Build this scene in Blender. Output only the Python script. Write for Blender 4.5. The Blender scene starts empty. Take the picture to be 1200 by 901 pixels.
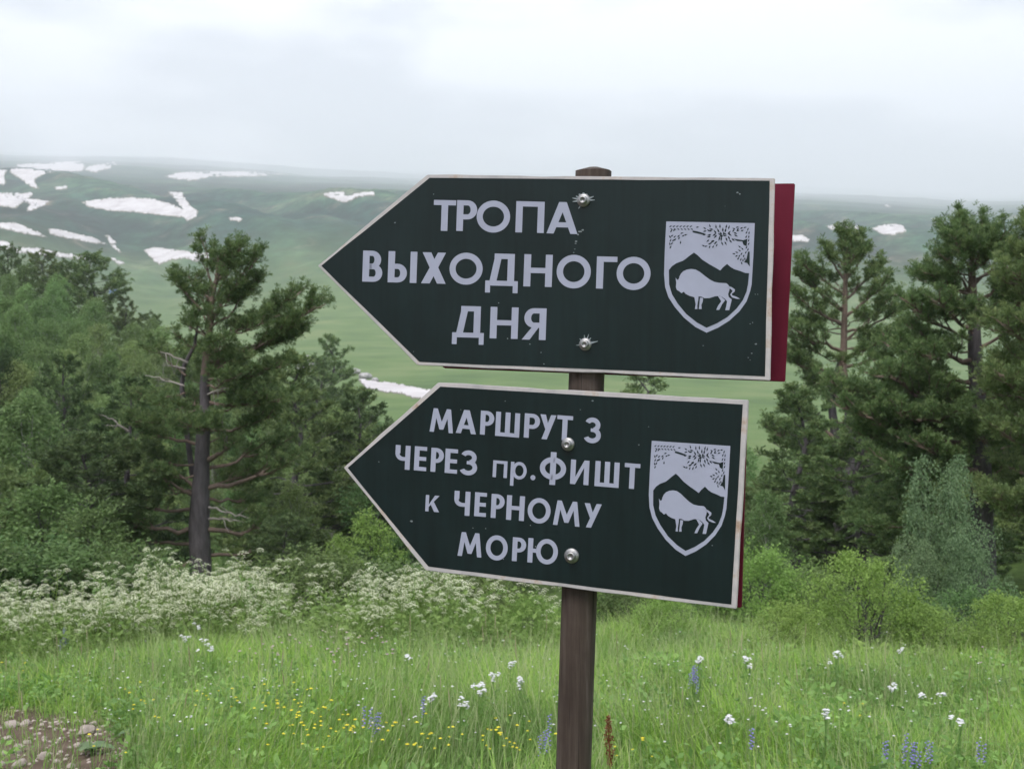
import bpy, bmesh, math, random
import numpy as np
from mathutils import Vector, Matrix
from mathutils.bvhtree import BVHTree
from mathutils.geometry import delaunay_2d_cdt

sc = bpy.context.scene
COL = sc.collection
R = math.radians

# ------------------------------------------------------------------ camera
F = 1286.0                       # focal length in pixels of the 1200 px wide photograph
CAM = np.array([0.0, 0.0, 1.6])
PITCH = math.atan(50.0 / F)
cam_d = bpy.data.cameras.new('camera')
cam = bpy.data.objects.new('camera', cam_d)
COL.objects.link(cam)
cam.location = CAM
cam.rotation_euler = (math.pi / 2 - PITCH, 0, 0)
cam_d.sensor_width = 36
cam_d.lens = 36 * F / 1200
cam_d.clip_start = 0.05
cam_d.clip_end = 60000
cam_d.dof.use_dof = True
cam_d.dof.focus_distance = 2.08
cam_d.dof.aperture_fstop = 12.0
sc.camera = cam

# ------------------------------------------------------------------ world: Nishita sky under a grey cloud deck
SUN_EL, SUN_AZ = 57, 205         # azimuth clockwise from +Y
w = bpy.data.worlds.new('World')
sc.world = w
w.use_nodes = True
nt = w.node_tree
nt.nodes.clear()
out = nt.nodes.new('ShaderNodeOutputWorld')
bg = nt.nodes.new('ShaderNodeBackground')
sky = nt.nodes.new('ShaderNodeTexSky')
sky.sky_type = 'NISHITA'
sky.sun_disc = False
sky.sun_elevation = R(SUN_EL)
sky.sun_rotation = R(SUN_AZ)
bg.inputs['Strength'].default_value = 0.1
tc = nt.nodes.new('ShaderNodeTexCoord')
mp = nt.nodes.new('ShaderNodeMapping'); mp.inputs['Scale'].default_value = (1.6, 1.6, 6.0)
mp.inputs['Location'].default_value = (5.1, 2.7, 1.4)
nz = nt.nodes.new('ShaderNodeTexNoise'); nz.inputs['Scale'].default_value = 1.6
nz.inputs['Detail'].default_value = 8; nz.inputs['Roughness'].default_value = 0.52
cr = nt.nodes.new('ShaderNodeValToRGB')
SKY = 3.65
cr.color_ramp.elements[0].position = 0.455; cr.color_ramp.elements[0].color = (0.30, 0.305, 0.35, 1)
cr.color_ramp.elements[1].position = 0.565; cr.color_ramp.elements[1].color = (1.95, 1.90, 1.90, 1)
vm = nt.nodes.new('ShaderNodeVectorMath'); vm.operation = 'SCALE'; vm.inputs['Scale'].default_value = SKY
mix = nt.nodes.new('ShaderNodeMix'); mix.data_type = 'RGBA'; mix.inputs['Factor'].default_value = 0.93
L = nt.links.new
L(tc.outputs['Generated'], mp.inputs['Vector']); L(mp.outputs[0], nz.inputs['Vector'])
L(nz.outputs['Fac'], cr.inputs[0]); L(cr.outputs[0], vm.inputs[0])
L(sky.outputs[0], mix.inputs['A']); L(vm.outputs[0], mix.inputs['B'])
L(mix.outputs['Result'], bg.inputs['Color']); L(bg.outputs[0], out.inputs[0])

sun_d = bpy.data.lights.new('sun', 'SUN')
sun_d.energy = 1.5
sun_d.angle = R(22)
sun_d.color = (1.0, 0.96, 0.9)
sun = bpy.data.objects.new('sun', sun_d)
COL.objects.link(sun)
sdir = Vector((math.sin(R(SUN_AZ)) * math.cos(R(SUN_EL)), math.cos(R(SUN_AZ)) * math.cos(R(SUN_EL)), math.sin(R(SUN_EL))))
sun.rotation_euler = sdir.to_track_quat('Z', 'Y').to_euler()
sun.location = (0, -20, 60)

sc.view_settings.view_transform = 'Standard'
sc.view_settings.look = 'None'
sc.view_settings.exposure = 1.85
sc.view_settings.gamma = 1.0
sc.cycles.volume_bounces = 3
sc.cycles.max_bounces = 10
sc.cycles.diffuse_bounces = 6
sc.cycles.transmission_bounces = 8

HAZE_DENSITY = 2.4e-4

# ------------------------------------------------------------------ helpers
rng = np.random.default_rng(7)
random.seed(7)


def prop(o, label=None, cat=None, group=None, kind=None):
    if label: o['label'] = label
    if cat: o['category'] = cat
    if group: o['group'] = group
    if kind: o['kind'] = kind
    return o


def mesh_np(name, V, T=None, Q=None, mat=None, smooth=False):
    me = bpy.data.meshes.new(name)
    V = np.asarray(V, dtype=np.float32).reshape(-1, 3)
    T = np.zeros((0, 3), np.int32) if T is None else np.asarray(T, np.int32).reshape(-1, 3)
    Q = np.zeros((0, 4), np.int32) if Q is None else np.asarray(Q, np.int32).reshape(-1, 4)
    me.vertices.add(len(V)); me.vertices.foreach_set('co', V.ravel())
    loops = np.concatenate([T.ravel(), Q.ravel()])
    me.loops.add(len(loops)); me.loops.foreach_set('vertex_index', loops)
    nf = len(T) + len(Q)
    me.polygons.add(nf)
    start = np.concatenate([np.arange(len(T)) * 3, len(T) * 3 + np.arange(len(Q)) * 4]).astype(np.int32)
    me.polygons.foreach_set('loop_start', start)
    me.polygons.foreach_set('use_smooth', np.full(nf, smooth))
    if mat:
        me.materials.append(mat)
    me.update(calc_edges=True)
    return me


def obj(name, data, parent=None, loc=None):
    o = bpy.data.objects.new(name, data)
    COL.objects.link(o)
    if parent: o.parent = parent
    if loc is not None: o.location = loc
    return o


class MB:
    """collects geometry for ONE mesh"""
    def __init__(s):
        s.v = []; s.t = []; s.q = []; s.n = 0

    def add(s, V, T=None, Q=None):
        V = np.asarray(V, float).reshape(-1, 3)
        if T is not None and len(T): s.t.append(np.asarray(T, int).reshape(-1, 3) + s.n)
        if Q is not None and len(Q): s.q.append(np.asarray(Q, int).reshape(-1, 4) + s.n)
        s.v.append(V); s.n += len(V)

    def tube(s, pts, rad, sides=6, cap=True):
        pts = np.asarray(pts, float); n = len(pts)
        rad = np.broadcast_to(np.asarray(rad, float), (n,))
        tan = np.gradient(pts, axis=0)
        tan /= np.linalg.norm(tan, axis=1)[:, None] + 1e-9
        ref = np.array([0.31, 0.17, 0.93]) if abs(tan[0][2]) < 0.8 else np.array([0.9, 0.4, 0.1])
        a = np.cross(tan, ref); a /= np.linalg.norm(a, axis=1)[:, None] + 1e-9
        b = np.cross(tan, a)
        th = np.arange(sides) / sides * 2 * math.pi
        V = pts[:, None] + rad[:, None, None] * (np.cos(th)[None, :, None] * a[:, None] + np.sin(th)[None, :, None] * b[:, None])
        i = np.arange(n - 1)[:, None] * sides; j = np.arange(sides)[None]; k = (j + 1) % sides
        Q = np.stack([i + j, i + k, i + sides + k, i + sides + j], -1).reshape(-1, 4)
        s.add(V.reshape(-1, 3), None, Q)

    def mesh(s, name, mat, smooth=False):
        V = np.concatenate(s.v) if s.v else np.zeros((0, 3))
        return mesh_np(name, V, np.concatenate(s.t) if s.t else None, np.concatenate(s.q) if s.q else None, mat, smooth)


def unit(v):
    return v / (np.linalg.norm(v, axis=-1, keepdims=True) + 1e-9)


# numpy value noise -------------------------------------------------------
def _h(ix, iy, s):
    n = (ix * 374761393 + iy * 668265263 + s * 1442695041).astype(np.int64)
    n = (n ^ (n >> 13)) * 1274126177
    return ((n ^ (n >> 16)) & 0xffff) / 65535.0


def vnoise(x, y, s=0):
    x = np.asarray(x, float); y = np.asarray(y, float)
    ix = np.floor(x).astype(np.int64); iy = np.floor(y).astype(np.int64)
    fx = x - ix; fy = y - iy
    fx = fx * fx * (3 - 2 * fx); fy = fy * fy * (3 - 2 * fy)
    return ((_h(ix, iy, s) * (1 - fx) + _h(ix + 1, iy, s) * fx) * (1 - fy) + (_h(ix, iy + 1, s) * (1 - fx) + _h(ix + 1, iy + 1, s) * fx) * fy)


def fbm(x, y, s=0, o=4):
    t = 0; a = 0.5; n = 0
    for i in range(o):
        t = t + a * vnoise(x * 2 ** i, y * 2 ** i, s + i); n += a; a *= 0.5
    return t / n * 2 - 1


# ------------------------------------------------------------------ terrain height
AZ = np.radians([-180, -60, 0, 0, 0, 0, 0, 0, 60, 180])
AZ[2:8] = [math.atan((p - 600) / F) for p in (0, 200, 400, 600, 900, 1200)]
RR = np.array([0, 2, 6, 10, 14, 20, 28, 45, 70, 100, 150, 250, 400, 580, 820, 1100, 1500, 3600, 14000, 18000.])
yz = lambda r, py: 1.6 + (400 - py) / F * r
TAB = np.array([
    # behind / far left
    [0, 0, 0, 0, 0, 0, 0, 0, 0, 1, 2, 4, 8, 30, 60, 110, 190, 480, 1900, 2500],
    [0, 0, -.6, -1.1, -1.5, -2.5, -3.5, -3.5, -1, 4, 10, 18, 20, yz(580, 360), yz(820, 320), yz(1100, 270), yz(1500, 222), yz(3600, 200), yz(14000, 182), yz(18000, 182)],
    # px 0
    [0, 0, -.8, -1.42, -2.2, -3.8, -5.1, -5.8, -4.5, -.5, 4, 5, yz(400, 398), yz(580, 352), yz(820, 318), yz(1100, 262), yz(1500, 218), yz(3600, 196), yz(14000, 180), yz(18000, 178)],
    # px 200
    [0, 0, -.8, -1.42, -2.2, -3.9, -5.2, -7, -7.8, -6.5, -3, -2, yz(400, 412), yz(580, 396), yz(820, 366), yz(1100, 320), yz(1500, 240), yz(3600, 205), yz(14000, 186), yz(18000, 184)],
    # px 400
    [0, 0, -.8, -1.42, -2.2, -3.9, -5.2, -8, -10.5, -12, -12.5, yz(250, 468), yz(400, 424), yz(580, 388), yz(820, 345), yz(1100, 290), yz(1500, 238), yz(3600, 216), yz(14000, 200), yz(18000, 198)],
    # px 600
    [0, 0, -.8, -1.42, -2.2, -3.9, -5.2, -8, -11, -13, -14, yz(250, 470), yz(400, 428), yz(580, 385), yz(820, 345), yz(1100, 300), yz(1500, 250), yz(3600, 226), yz(14000, 206), yz(18000, 204)],
    # px 900
    [0, 0, -.8, -1.42, -2.2, -3.8, -5.0, -7.3, -9.5, -11.5, -13, yz(250, 478), yz(400, 440), yz(580, 400), yz(820, 360), yz(1100, 310), yz(1500, 262), yz(3600, 238), yz(14000, 222), yz(18000, 220)],
    # px 1200
    [0, 0, -.8, -1.42, -2.15, -3.6, -4.8, -6, -8, -9, -10, yz(250, 480), yz(400, 452), yz(580, 430), yz(820, 370), yz(1100, 320), yz(1500, 268), yz(3600, 246), yz(14000, 230), yz(18000, 228)],
    [0, 0, -.6, -1.0, -1.4, -2.0, -3.0, -4, -6, -7, -6, 0, 10, yz(580, 400), yz(820, 350), yz(1100, 310), yz(1500, 262), yz(3600, 240), yz(14000, 230), yz(18000, 230)],
    [0, 0, 0, 0, 0, 0, 0, 0, 0, 1, 2, 4, 8, 30, 60, 110, 190, 480, 1900, 2500],
])

TAB[:, 11:] *= np.maximum(np.cos(AZ), .5)[:, None]
TANG = (TAB - 1.6) / np.maximum(RR, 1.0)[None]


def height(x, y):
    x = np.asarray(x, float); y = np.asarray(y, float)
    r = np.hypot(x, y); a = np.arctan2(x, y)
    # smooth bicubic-ish lookup: linear in warped coordinates, smoothstep in azimuth
    lr = np.log1p(r); LR = np.log1p(RR)
    i = np.clip(np.searchsorted(LR, lr) - 1, 0, len(RR) - 2)
    f = (lr - LR[i]) / (LR[i + 1] - LR[i]); f = np.clip(f, 0, 1)
    j = np.clip(np.searchsorted(AZ, a) - 1, 0, len(AZ) - 2)
    g = np.clip((a - AZ[j]) / (AZ[j + 1] - AZ[j]), 0, 1); g = g * g * (3 - 2 * g)

    def cub(jj, TAB):
        i0 = np.maximum(i - 1, 0); i3 = np.minimum(i + 2, len(RR) - 1)
        p0, p1, p2, p3 = TAB[jj, i0], TAB[jj, i], TAB[jj, i + 1], TAB[jj, i3]
        x0, x1, x2, x3 = LR[i0], LR[i], LR[i + 1], LR[i3]
        h = x2 - x1
        m1 = np.where(i0 == i, (p2 - p1) / h, (p2 - p0) / np.maximum(x2 - x0, 1e-6)) * h
        m2 = np.where(i3 == i + 1, (p2 - p1) / h, (p3 - p1) / np.maximum(x3 - x1, 1e-6)) * h
        if TAB is TANG:      # no overshoot on the far slopes
            d_ = p2 - p1
            m1 = np.where(m1 * d_ <= 0, 0, np.sign(d_) * np.minimum(np.abs(m1), 1.6 * np.abs(d_)))
            m2 = np.where(m2 * d_ <= 0, 0, np.sign(d_) * np.minimum(np.abs(m2), 1.6 * np.abs(d_)))
        return ((2 * f ** 3 - 3 * f ** 2 + 1) * p1 + (f ** 3 - 2 * f ** 2 + f) * m1 + (-2 * f ** 3 + 3 * f ** 2) * p2 + (f ** 3 - f ** 2) * m2)
    zn = cub(j, TAB) * (1 - g) + cub(j + 1, TAB) * g
    zf = (cub(j, TANG) * (1 - g) + cub(j + 1, TANG) * g) * r + 1.6
    z = np.where(r > 250, zf, zn)
    # relief
    near = np.clip(r / 8, 0, 1) * 0.10 * fbm(x / 1.7, y / 1.7, 3) * np.clip(1 - r / 120, 0, 1)
    far = np.clip((r - 480) / 600, 0, 1)
    wx = x + 100 * fbm(x / 440, y / 440, 31); wy = y + 100 * fbm(x / 440, y / 440, 41)
    rid = 1 - np.abs(fbm(wx / 330 + wy / 560, wy / 940, 11, 5)) * 2
    big = fbm(x / 560, y / 700, 21, 3)
    fr = np.clip(r / 2000, 0, 1.8)
    plate = np.clip(1 - (r - 1450) / 900, 0.07, 1)
    z = z + near + far * plate * fr * (-62 * (rid - 0.55) + 30 * big + 7 * fbm(x / 60, y / 100, 51, 4))
    z = z + np.clip((r - 1900) / 1500, 0, 1) * r * .004 * (fbm(x / 1500, y / 2600, 83, 4) - .1)
    height.gully = np.clip(rid * 1.25 - .45 + .5 * fbm(x / 60, y / 90, 71, 3), 0, 1)
    mid = np.clip((r - 150) / 150, 0, 1) * np.clip(1 - (r - 900) / 900, 0, 1)
    z = z + mid * 1.4 * fbm(x / 45, y / 60, 61)
    return z


def hz(x, y):
    return float(height(np.array([x]), np.array([y]))[0])


# image <-> world helpers used to read positions off the photograph
CP, SP = math.cos(PITCH), math.sin(PITCH)


def ray(px, py):
    cx = (px - 600) / F; cy = (450.5 - py) / F
    return np.array([cx, CP + cy * SP, -SP + cy * CP])


def at(px, py, d):
    """point on the ray of a pixel at distance d along +Y"""
    v = ray(px, py)
    return CAM + v * (d / v[1])


def zpx(py, d):
    return at(600, py, d)[2]


# ------------------------------------------------------------------ materials
def mat_new(name):
    m = bpy.data.materials.new(name); m.use_nodes = True
    n = m.node_tree; n.nodes.clear()
    return m, n


def N(n, t, **kw):
    nd = n.nodes.new(t)
    for k, v in kw.items():
        if k.startswith('i_'):
            nd.inputs[k[2:].replace('_', ' ')].default_value = v
        else:
            setattr(nd, k, v)
    return nd


def ramp(n, fac, stops):
    c = n.nodes.new('ShaderNodeValToRGB')
    while len(c.color_ramp.elements) < len(stops):
        c.color_ramp.elements.new(0.5)
    for e, (p, col) in zip(c.color_ramp.elements, stops):
        e.position = p; e.color = tuple(col) + (1,)
    n.links.new(fac, c.inputs[0])
    return c.outputs[0]


def mixc(n, fac, a, b, mode='MIX'):
    m = n.nodes.new('ShaderNodeMix'); m.data_type = 'RGBA'; m.blend_type = mode
    for s, v in (('Factor', fac), ('A', a), ('B', b)):
        if isinstance(v, (int, float)): m.inputs[s].default_value = v
        elif isinstance(v, tuple): m.inputs[s].default_value = v + (1,) if len(v) == 3 else v
        else: n.links.new(v, m.inputs[s])
    return m.outputs['Result']


def foliage(name, dark, light, trans=0.25, obj_var=0.25, rough=0.6, patch=0.0, patch_scale=0.5, tip=None):
    m, n = mat_new(name)
    o = N(n, 'ShaderNodeOutputMaterial')
    g = N(n, 'ShaderNodeNewGeometry')
    oi = N(n, 'ShaderNodeObjectInfo')
    col = ramp(n, g.outputs['Random Per Island'], [(0, dark), (1, light)] if tip is None else [(0, dark), (0.8, light), (1, tip)])
    v = N(n, 'ShaderNodeMapRange'); n.links.new(oi.outputs['Random'], v.inputs[0])
    v.inputs['To Min'].default_value = 1 - obj_var; v.inputs['To Max'].default_value = 1 + obj_var
    hs = N(n, 'ShaderNodeHueSaturation')
    h2 = N(n, 'ShaderNodeMapRange')
    mul = N(n, 'ShaderNodeMath', operation='MULTIPLY'); n.links.new(oi.outputs['Random'], mul.inputs[0]); mul.inputs[1].default_value = 7.31
    fr = N(n, 'ShaderNodeMath', operation='FRACT'); n.links.new(mul.outputs[0], fr.inputs[0])
    n.links.new(fr.outputs[0], h2.inputs[0]); h2.inputs['To Min'].default_value = 0.5 - 0.14 * obj_var; h2.inputs['To Max'].default_value = 0.5 + 0.12 * obj_var
    n.links.new(h2.outputs[0], hs.inputs['Hue']); n.links.new(v.outputs[0], hs.inputs['Value']); n.links.new(col, hs.inputs['Color'])
    c = hs.outputs[0]
    if patch > 0:
        nzz = N(n, 'ShaderNodeTexNoise', i_Scale=patch_scale, i_Detail=3.0)
        n.links.new(g.outputs['Position'], nzz.inputs['Vector'])
        c = mixc(n, 1.0, c, ramp(n, nzz.outputs['Fac'], [(0.3, (1 - patch, 1 - patch, 1 - patch * .8)), (0.7, (1 + patch, 1 + patch * .8, 1 - patch * .3))]), 'MULTIPLY')
    p = N(n, 'ShaderNodeBsdfPrincipled', i_Roughness=rough)
    p.inputs['Specular IOR Level'].default_value = 0.25
    tr = N(n, 'ShaderNodeBsdfTranslucent')
    ms = N(n, 'ShaderNodeMixShader'); ms.inputs[0].default_value = trans
    n.links.new(c, p.inputs['Base Color']); n.links.new(c, tr.inputs['Color'])
    n.links.new(p.outputs[0], ms.inputs[1]); n.links.new(tr.outputs[0], ms.inputs[2]); n.links.new(ms.outputs[0], o.inputs[0])
    return m


def simple(name, col, rough=0.6, metal=0.0, spec=0.5, noise=None, bump=None, coat=0):
    """noise = (scale, amount, stretch vec)"""
    m, n = mat_new(name)
    o = N(n, 'ShaderNodeOutputMaterial')
    p = N(n, 'ShaderNodeBsdfPrincipled', i_Roughness=rough, i_Metallic=metal)
    p.inputs['Specular IOR Level'].default_value = spec
    p.inputs['Coat Weight'].default_value = coat
    p.inputs['Base Color'].default_value = tuple(col) + (1,)
    if noise:
        t = N(n, 'ShaderNodeTexCoord'); mpp = N(n, 'ShaderNodeMapping'); mpp.inputs['Scale'].default_value = noise[2]
        nn = N(n, 'ShaderNodeTexNoise', i_Scale=noise[0], i_Detail=8.0, i_Roughness=0.65)
        n.links.new(t.outputs['Object'], mpp.inputs[0]); n.links.new(mpp.outputs[0], nn.inputs['Vector'])
        a = noise[1]
        c = ramp(n, nn.outputs['Fac'], [(0.28, tuple(x * (1 - a) for x in col)), (0.72, tuple(min(1, x * (1 + a)) for x in col))])
        n.links.new(c, p.inputs['Base Color'])
        if bump:
            b = N(n, 'ShaderNodeBump', i_Strength=bump[0], i_Distance=bump[1])
            n.links.new(nn.outputs['Fac'], b.inputs['Height']); n.links.new(b.outputs[0], p.inputs['Normal'])
    n.links.new(p.outputs[0], o.inputs[0])
    return m


M = {}
M['pine_needles'] = foliage('pine_needles', (.080, .135, .052), (.165, .235, .088), 0.32, 0.12, tip=(.21, .27, .11))
M['pine_blue'] = foliage('pine_needles_muted', (.055, .092, .038), (.120, .180, .075), 0.28, 0.12, tip=(.18, .25, .10))
M['birch_leaves'] = foliage('birch_leaves', (.135, .215, .078), (.245, .350, .135), 0.42, 0.2)
M['silver_leaves'] = foliage('grey_green_leaves', (.105, .175, .085), (.230, .330, .175), 0.35, 0.1)
M['bright_leaves'] = foliage('bright_shrub_leaves', (.160, .265, .060), (.300, .440, .125), 0.42, 0.08)
M['mid_leaves'] = foliage('mid_green_leaves', (.088, .150, .048), (.165, .255, .090), 0.35, 0.22)
M['grass'] = foliage('meadow_grass', (.145, .295, .055), (.330, .540, .140), 0.45, 0.0, patch=0.34, patch_scale=0.9, tip=(.44, .52, .24))
M['herb'] = foliage('meadow_herb_leaves', (.130, .265, .065), (.320, .520, .190), 0.45, 0.0, patch=0.22, patch_scale=1.3)
M['parsley_leaf'] = foliage('parsley_leaves', (.130, .230, .055), (.260, .390, .120), 0.4, 0.1)
M['umbel'] = foliage('cream_umbels', (.60, .65, .42), (.85, .87, .70), 0.35, 0.1)
M['white_petal'] = foliage('white_petals', (.62, .62, .66), (.82, .82, .84), 0.2, 0.0)
M['pink_petal'] = foliage('pink_petals', (.42, .28, .36), (.55, .40, .45), 0.2, 0.0)
M['yellow_petal'] = foliage('yellow_petals', (.60, .50, .03), (.80, .70, .06), 0.15, 0.0)
M['violet_petal'] = foliage('violet_petals', (.16, .12, .48), (.32, .25, .72), 0.2, 0.0)
M['seed'] = foliage('rusty_seed_head', (.13, .045, .022), (.24, .085, .040), 0.1, 0.0)
M['straw'] = foliage('pale_dry_stalks', (.30, .28, .16), (.46, .43, .28), 0.2, 0.0)
M['bark'] = simple('dark_bark', (.088, .079, .086), 0.9, spec=0.2, noise=(9, .45, (1, 1, .25)), bump=(0.8, 0.04))
M['bark_red'] = simple('orange_bark', (.165, .122, .102), 0.85, spec=0.2, noise=(12, .35, (1, 1, .4)), bump=(0.5, 0.02))
M['dead'] = simple('bleached_dead_wood', (.30, .27, .255), 0.85, spec=0.2, noise=(14, .3, (1, 1, 1)))
M['birch_bark'] = simple('pale_birch_bark', (.42, .41, .38), 0.8, spec=0.2, noise=(4, .4, (1, 1, 3)))
M['stone'] = simple('pale_stone', (.42, .36, .33), 0.9, spec=0.2, noise=(9, .3, (1, 1, 1)), bump=(0.6, 0.02))
M['rock'] = simple('grey_rock', (.34, .33, .34), 0.9, spec=0.2, noise=(1.2, .4, (1, 1, 1)), bump=(0.8, 0.3))
def snow_material():
    m, n = mat_new('old_snow')
    o = N(n, 'ShaderNodeOutputMaterial'); p = N(n, 'ShaderNodeBsdfPrincipled', i_Roughness=.7); p.inputs['Specular IOR Level'].default_value = .2
    g = N(n, 'ShaderNodeNewGeometry'); n1 = N(n, 'ShaderNodeTexNoise', i_Scale=0.06, i_Detail=8.0, i_Roughness=.7); n.links.new(g.outputs['Position'], n1.inputs['Vector'])
    c = ramp(n, n1.outputs['Fac'], [(.3, (.38, .35, .37)), (.55, (.54, .52, .54)), (.75, (.62, .60, .62))])
    e = N(n, 'ShaderNodeAttribute', attribute_name='rim'); ad = N(n, 'ShaderNodeMath', operation='MULTIPLY_ADD'); n.links.new(n1.outputs['Fac'], ad.inputs[0]); ad.inputs[1].default_value = .9; n.links.new(e.outputs['Fac'], ad.inputs[2])
    c = mixc(n, ramp(n, ad.outputs[0], [(.75, (0, 0, 0)), (1.35, (1, 1, 1))]), c, (.16, .15, .13))
    n.links.new(c, p.inputs['Base Color']); n.links.new(p.outputs[0], o.inputs[0])
    return m


M['snow'] = snow_material()
M['post'] = None


def terrain_material():
    m, n = mat_new('ground')
    o = N(n, 'ShaderNodeOutputMaterial'); p = N(n, 'ShaderNodeBsdfPrincipled', i_Roughness=0.95)
    p.inputs['Specular IOR Level'].default_value = 0.1
    g = N(n, 'ShaderNodeNewGeometry')
    sep = N(n, 'ShaderNodeSeparateXYZ'); n.links.new(g.outputs['Position'], sep.inputs[0])
    ln = N(n, 'ShaderNodeVectorMath', operation='LENGTH'); n.links.new(g.outputs['Position'], ln.inputs[0])
    # near soil and turf
    n1 = N(n, 'ShaderNodeTexNoise', i_Scale=3.0, i_Detail=8.0); n.links.new(g.outputs['Position'], n1.inputs['Vector'])
    near = ramp(n, n1.outputs['Fac'], [(0.3, (.045, .075, .022)), (0.7, (.095, .150, .042))])
    soil = ramp(n, n1.outputs['Fac'], [(0.3, (.065, .045, .034)), (0.55, (.115, .085, .066)), (0.78, (.20, .16, .13))])
    sx = N(n, 'ShaderNodeAttribute', attribute_name='soil')
    near = mixc(n, sx.outputs['Fac'], near, soil)
    # middle meadow
    n2 = N(n, 'ShaderNodeTexNoise', i_Scale=0.035, i_Detail=9.0, i_Roughness=0.6); n.links.new(g.outputs['Position'], n2.inputs['Vector'])
    mid = ramp(n, n2.outputs['Fac'], [(0.3, (.075, .125, .050)), (0.5, (.110, .170, .065)), (0.72, (.165, .205, .095))])
    # mountain turf, with the blue of distant haze mixed into its colours
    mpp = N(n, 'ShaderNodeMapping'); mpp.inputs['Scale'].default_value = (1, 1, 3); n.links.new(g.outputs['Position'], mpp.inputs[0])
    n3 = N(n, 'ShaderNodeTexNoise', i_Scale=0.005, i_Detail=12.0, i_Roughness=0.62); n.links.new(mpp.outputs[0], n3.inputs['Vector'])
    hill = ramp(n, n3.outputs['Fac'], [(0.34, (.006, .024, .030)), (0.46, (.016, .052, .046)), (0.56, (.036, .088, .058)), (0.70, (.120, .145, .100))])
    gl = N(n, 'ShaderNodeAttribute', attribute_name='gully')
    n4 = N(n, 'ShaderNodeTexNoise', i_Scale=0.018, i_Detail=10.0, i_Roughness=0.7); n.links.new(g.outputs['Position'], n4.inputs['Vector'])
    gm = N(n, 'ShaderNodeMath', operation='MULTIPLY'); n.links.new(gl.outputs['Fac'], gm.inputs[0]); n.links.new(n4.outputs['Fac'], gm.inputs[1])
    hill = mixc(n, ramp(n, gm.outputs[0], [(.10, (0, 0, 0)), (.42, (.95, .95, .95))]), hill, (.006, .020, .022))  # wet gully ground, darkened further to paint in the relief shading
    hill = mixc(n, ramp(n, n4.outputs['Fac'], [(.56, (0, 0, 0)), (.68, (.7, .7, .7))]), hill, (.135, .115, .10))
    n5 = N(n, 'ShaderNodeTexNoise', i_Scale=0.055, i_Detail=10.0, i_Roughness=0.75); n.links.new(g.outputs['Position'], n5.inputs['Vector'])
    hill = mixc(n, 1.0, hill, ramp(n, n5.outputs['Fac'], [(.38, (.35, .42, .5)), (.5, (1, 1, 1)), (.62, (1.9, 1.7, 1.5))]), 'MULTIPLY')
    zf = N(n, 'ShaderNodeMapRange'); n.links.new(sep.outputs['Z'], zf.inputs[0])
    zf.inputs['From Min'].default_value = 15; zf.inputs['From Max'].default_value = 110
    f1 = N(n, 'ShaderNodeMapRange'); n.links.new(ln.outputs['Value'], f1.inputs[0])
    f1.inputs['From Min'].default_value = 60; f1.inputs['From Max'].default_value = 180
    c = mixc(n, f1.outputs[0], near, mid)
    low = mixc(n, 0.5, hill, mid)
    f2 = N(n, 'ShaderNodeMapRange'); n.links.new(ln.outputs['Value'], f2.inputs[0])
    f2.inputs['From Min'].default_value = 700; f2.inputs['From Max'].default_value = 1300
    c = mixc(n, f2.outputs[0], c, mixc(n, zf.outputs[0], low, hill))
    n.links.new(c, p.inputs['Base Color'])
    n.links.new(p.outputs[0], o.inputs[0])
    return m


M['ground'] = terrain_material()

# ------------------------------------------------------------------ ground sheet
af = np.radians(np.arange(-33, 33.01, 0.14))
ab = np.concatenate([np.radians(np.arange(-180, -33, 3.0)), af, np.radians(np.arange(36, 180, 3.0))])
rr = [0.0]
r_ = 0.8
while r_ < 17500:
    rr.append(r_)
    r_ *= 1.035 if r_ < 60 else (1.02 if r_ < 450 else (1.011 if r_ < 3500 else 1.03))
rr = np.array(rr[1:])
A_, R_ = np.meshgrid(ab, rr)
X_ = R_ * np.sin(A_); Y_ = R_ * np.cos(A_)
Z_ = height(X_, Y_)
GULLY = height.gully.ravel()
na, nr = len(ab), len(rr)
V = np.stack([X_, Y_, Z_], -1).reshape(-1, 3)
i = np.arange(nr - 1)[:, None] * na; j = np.arange(na)[None]; k = (j + 1) % na
Q = np.stack([i + j, i + na + j, i + na + k, i + k], -1).reshape(-1, 4)
V = np.concatenate([V, [[0, 0, 0]]])
T = np.stack([np.full(na, len(V) - 1), np.arange(na), (np.arange(na) + 1) % na], -1)
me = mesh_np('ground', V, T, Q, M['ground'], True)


def soil_mask(x, y):
    """bare stony path at the lower left of the meadow"""
    u = (x / np.maximum(y, .1)) * F + 600
    w_ = 8.25 + 0.5 * np.clip((90 - u) / 90, -1, 1) + 0.35 * fbm(x * 1.3, y * 1.3, 77)
    s = np.clip((w_ + .25 - y + .5 * fbm(x * 3, y * 3, 79)) / 0.5, 0, 1) * np.clip((170 - u) / 50 + 0.9 * fbm(x * 2, y * 2, 78), 0, 1)
    return s


at_ = me.attributes.new('soil', 'FLOAT', 'POINT')
at_.data.foreach_set('value', soil_mask(V[:, 0], V[:, 1]).astype(np.float32))
ga = me.attributes.new('gully', 'FLOAT', 'POINT')
ga.data.foreach_set('value', np.append(GULLY, 0).astype(np.float32))
ground = obj('ground', me)
prop(ground, 'green meadow slope, hollow and mountainside rising into the cloud', kind='structure')
bvh = BVHTree.FromPolygons([tuple(v) for v in V.tolist()], Q.tolist() + T.tolist())


def hit(px, py):
    h = bvh.ray_cast(Vector(CAM), Vector(ray(px, py)).normalized(), 30000)
    return None if h[0] is None else np.array(h[0])


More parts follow.
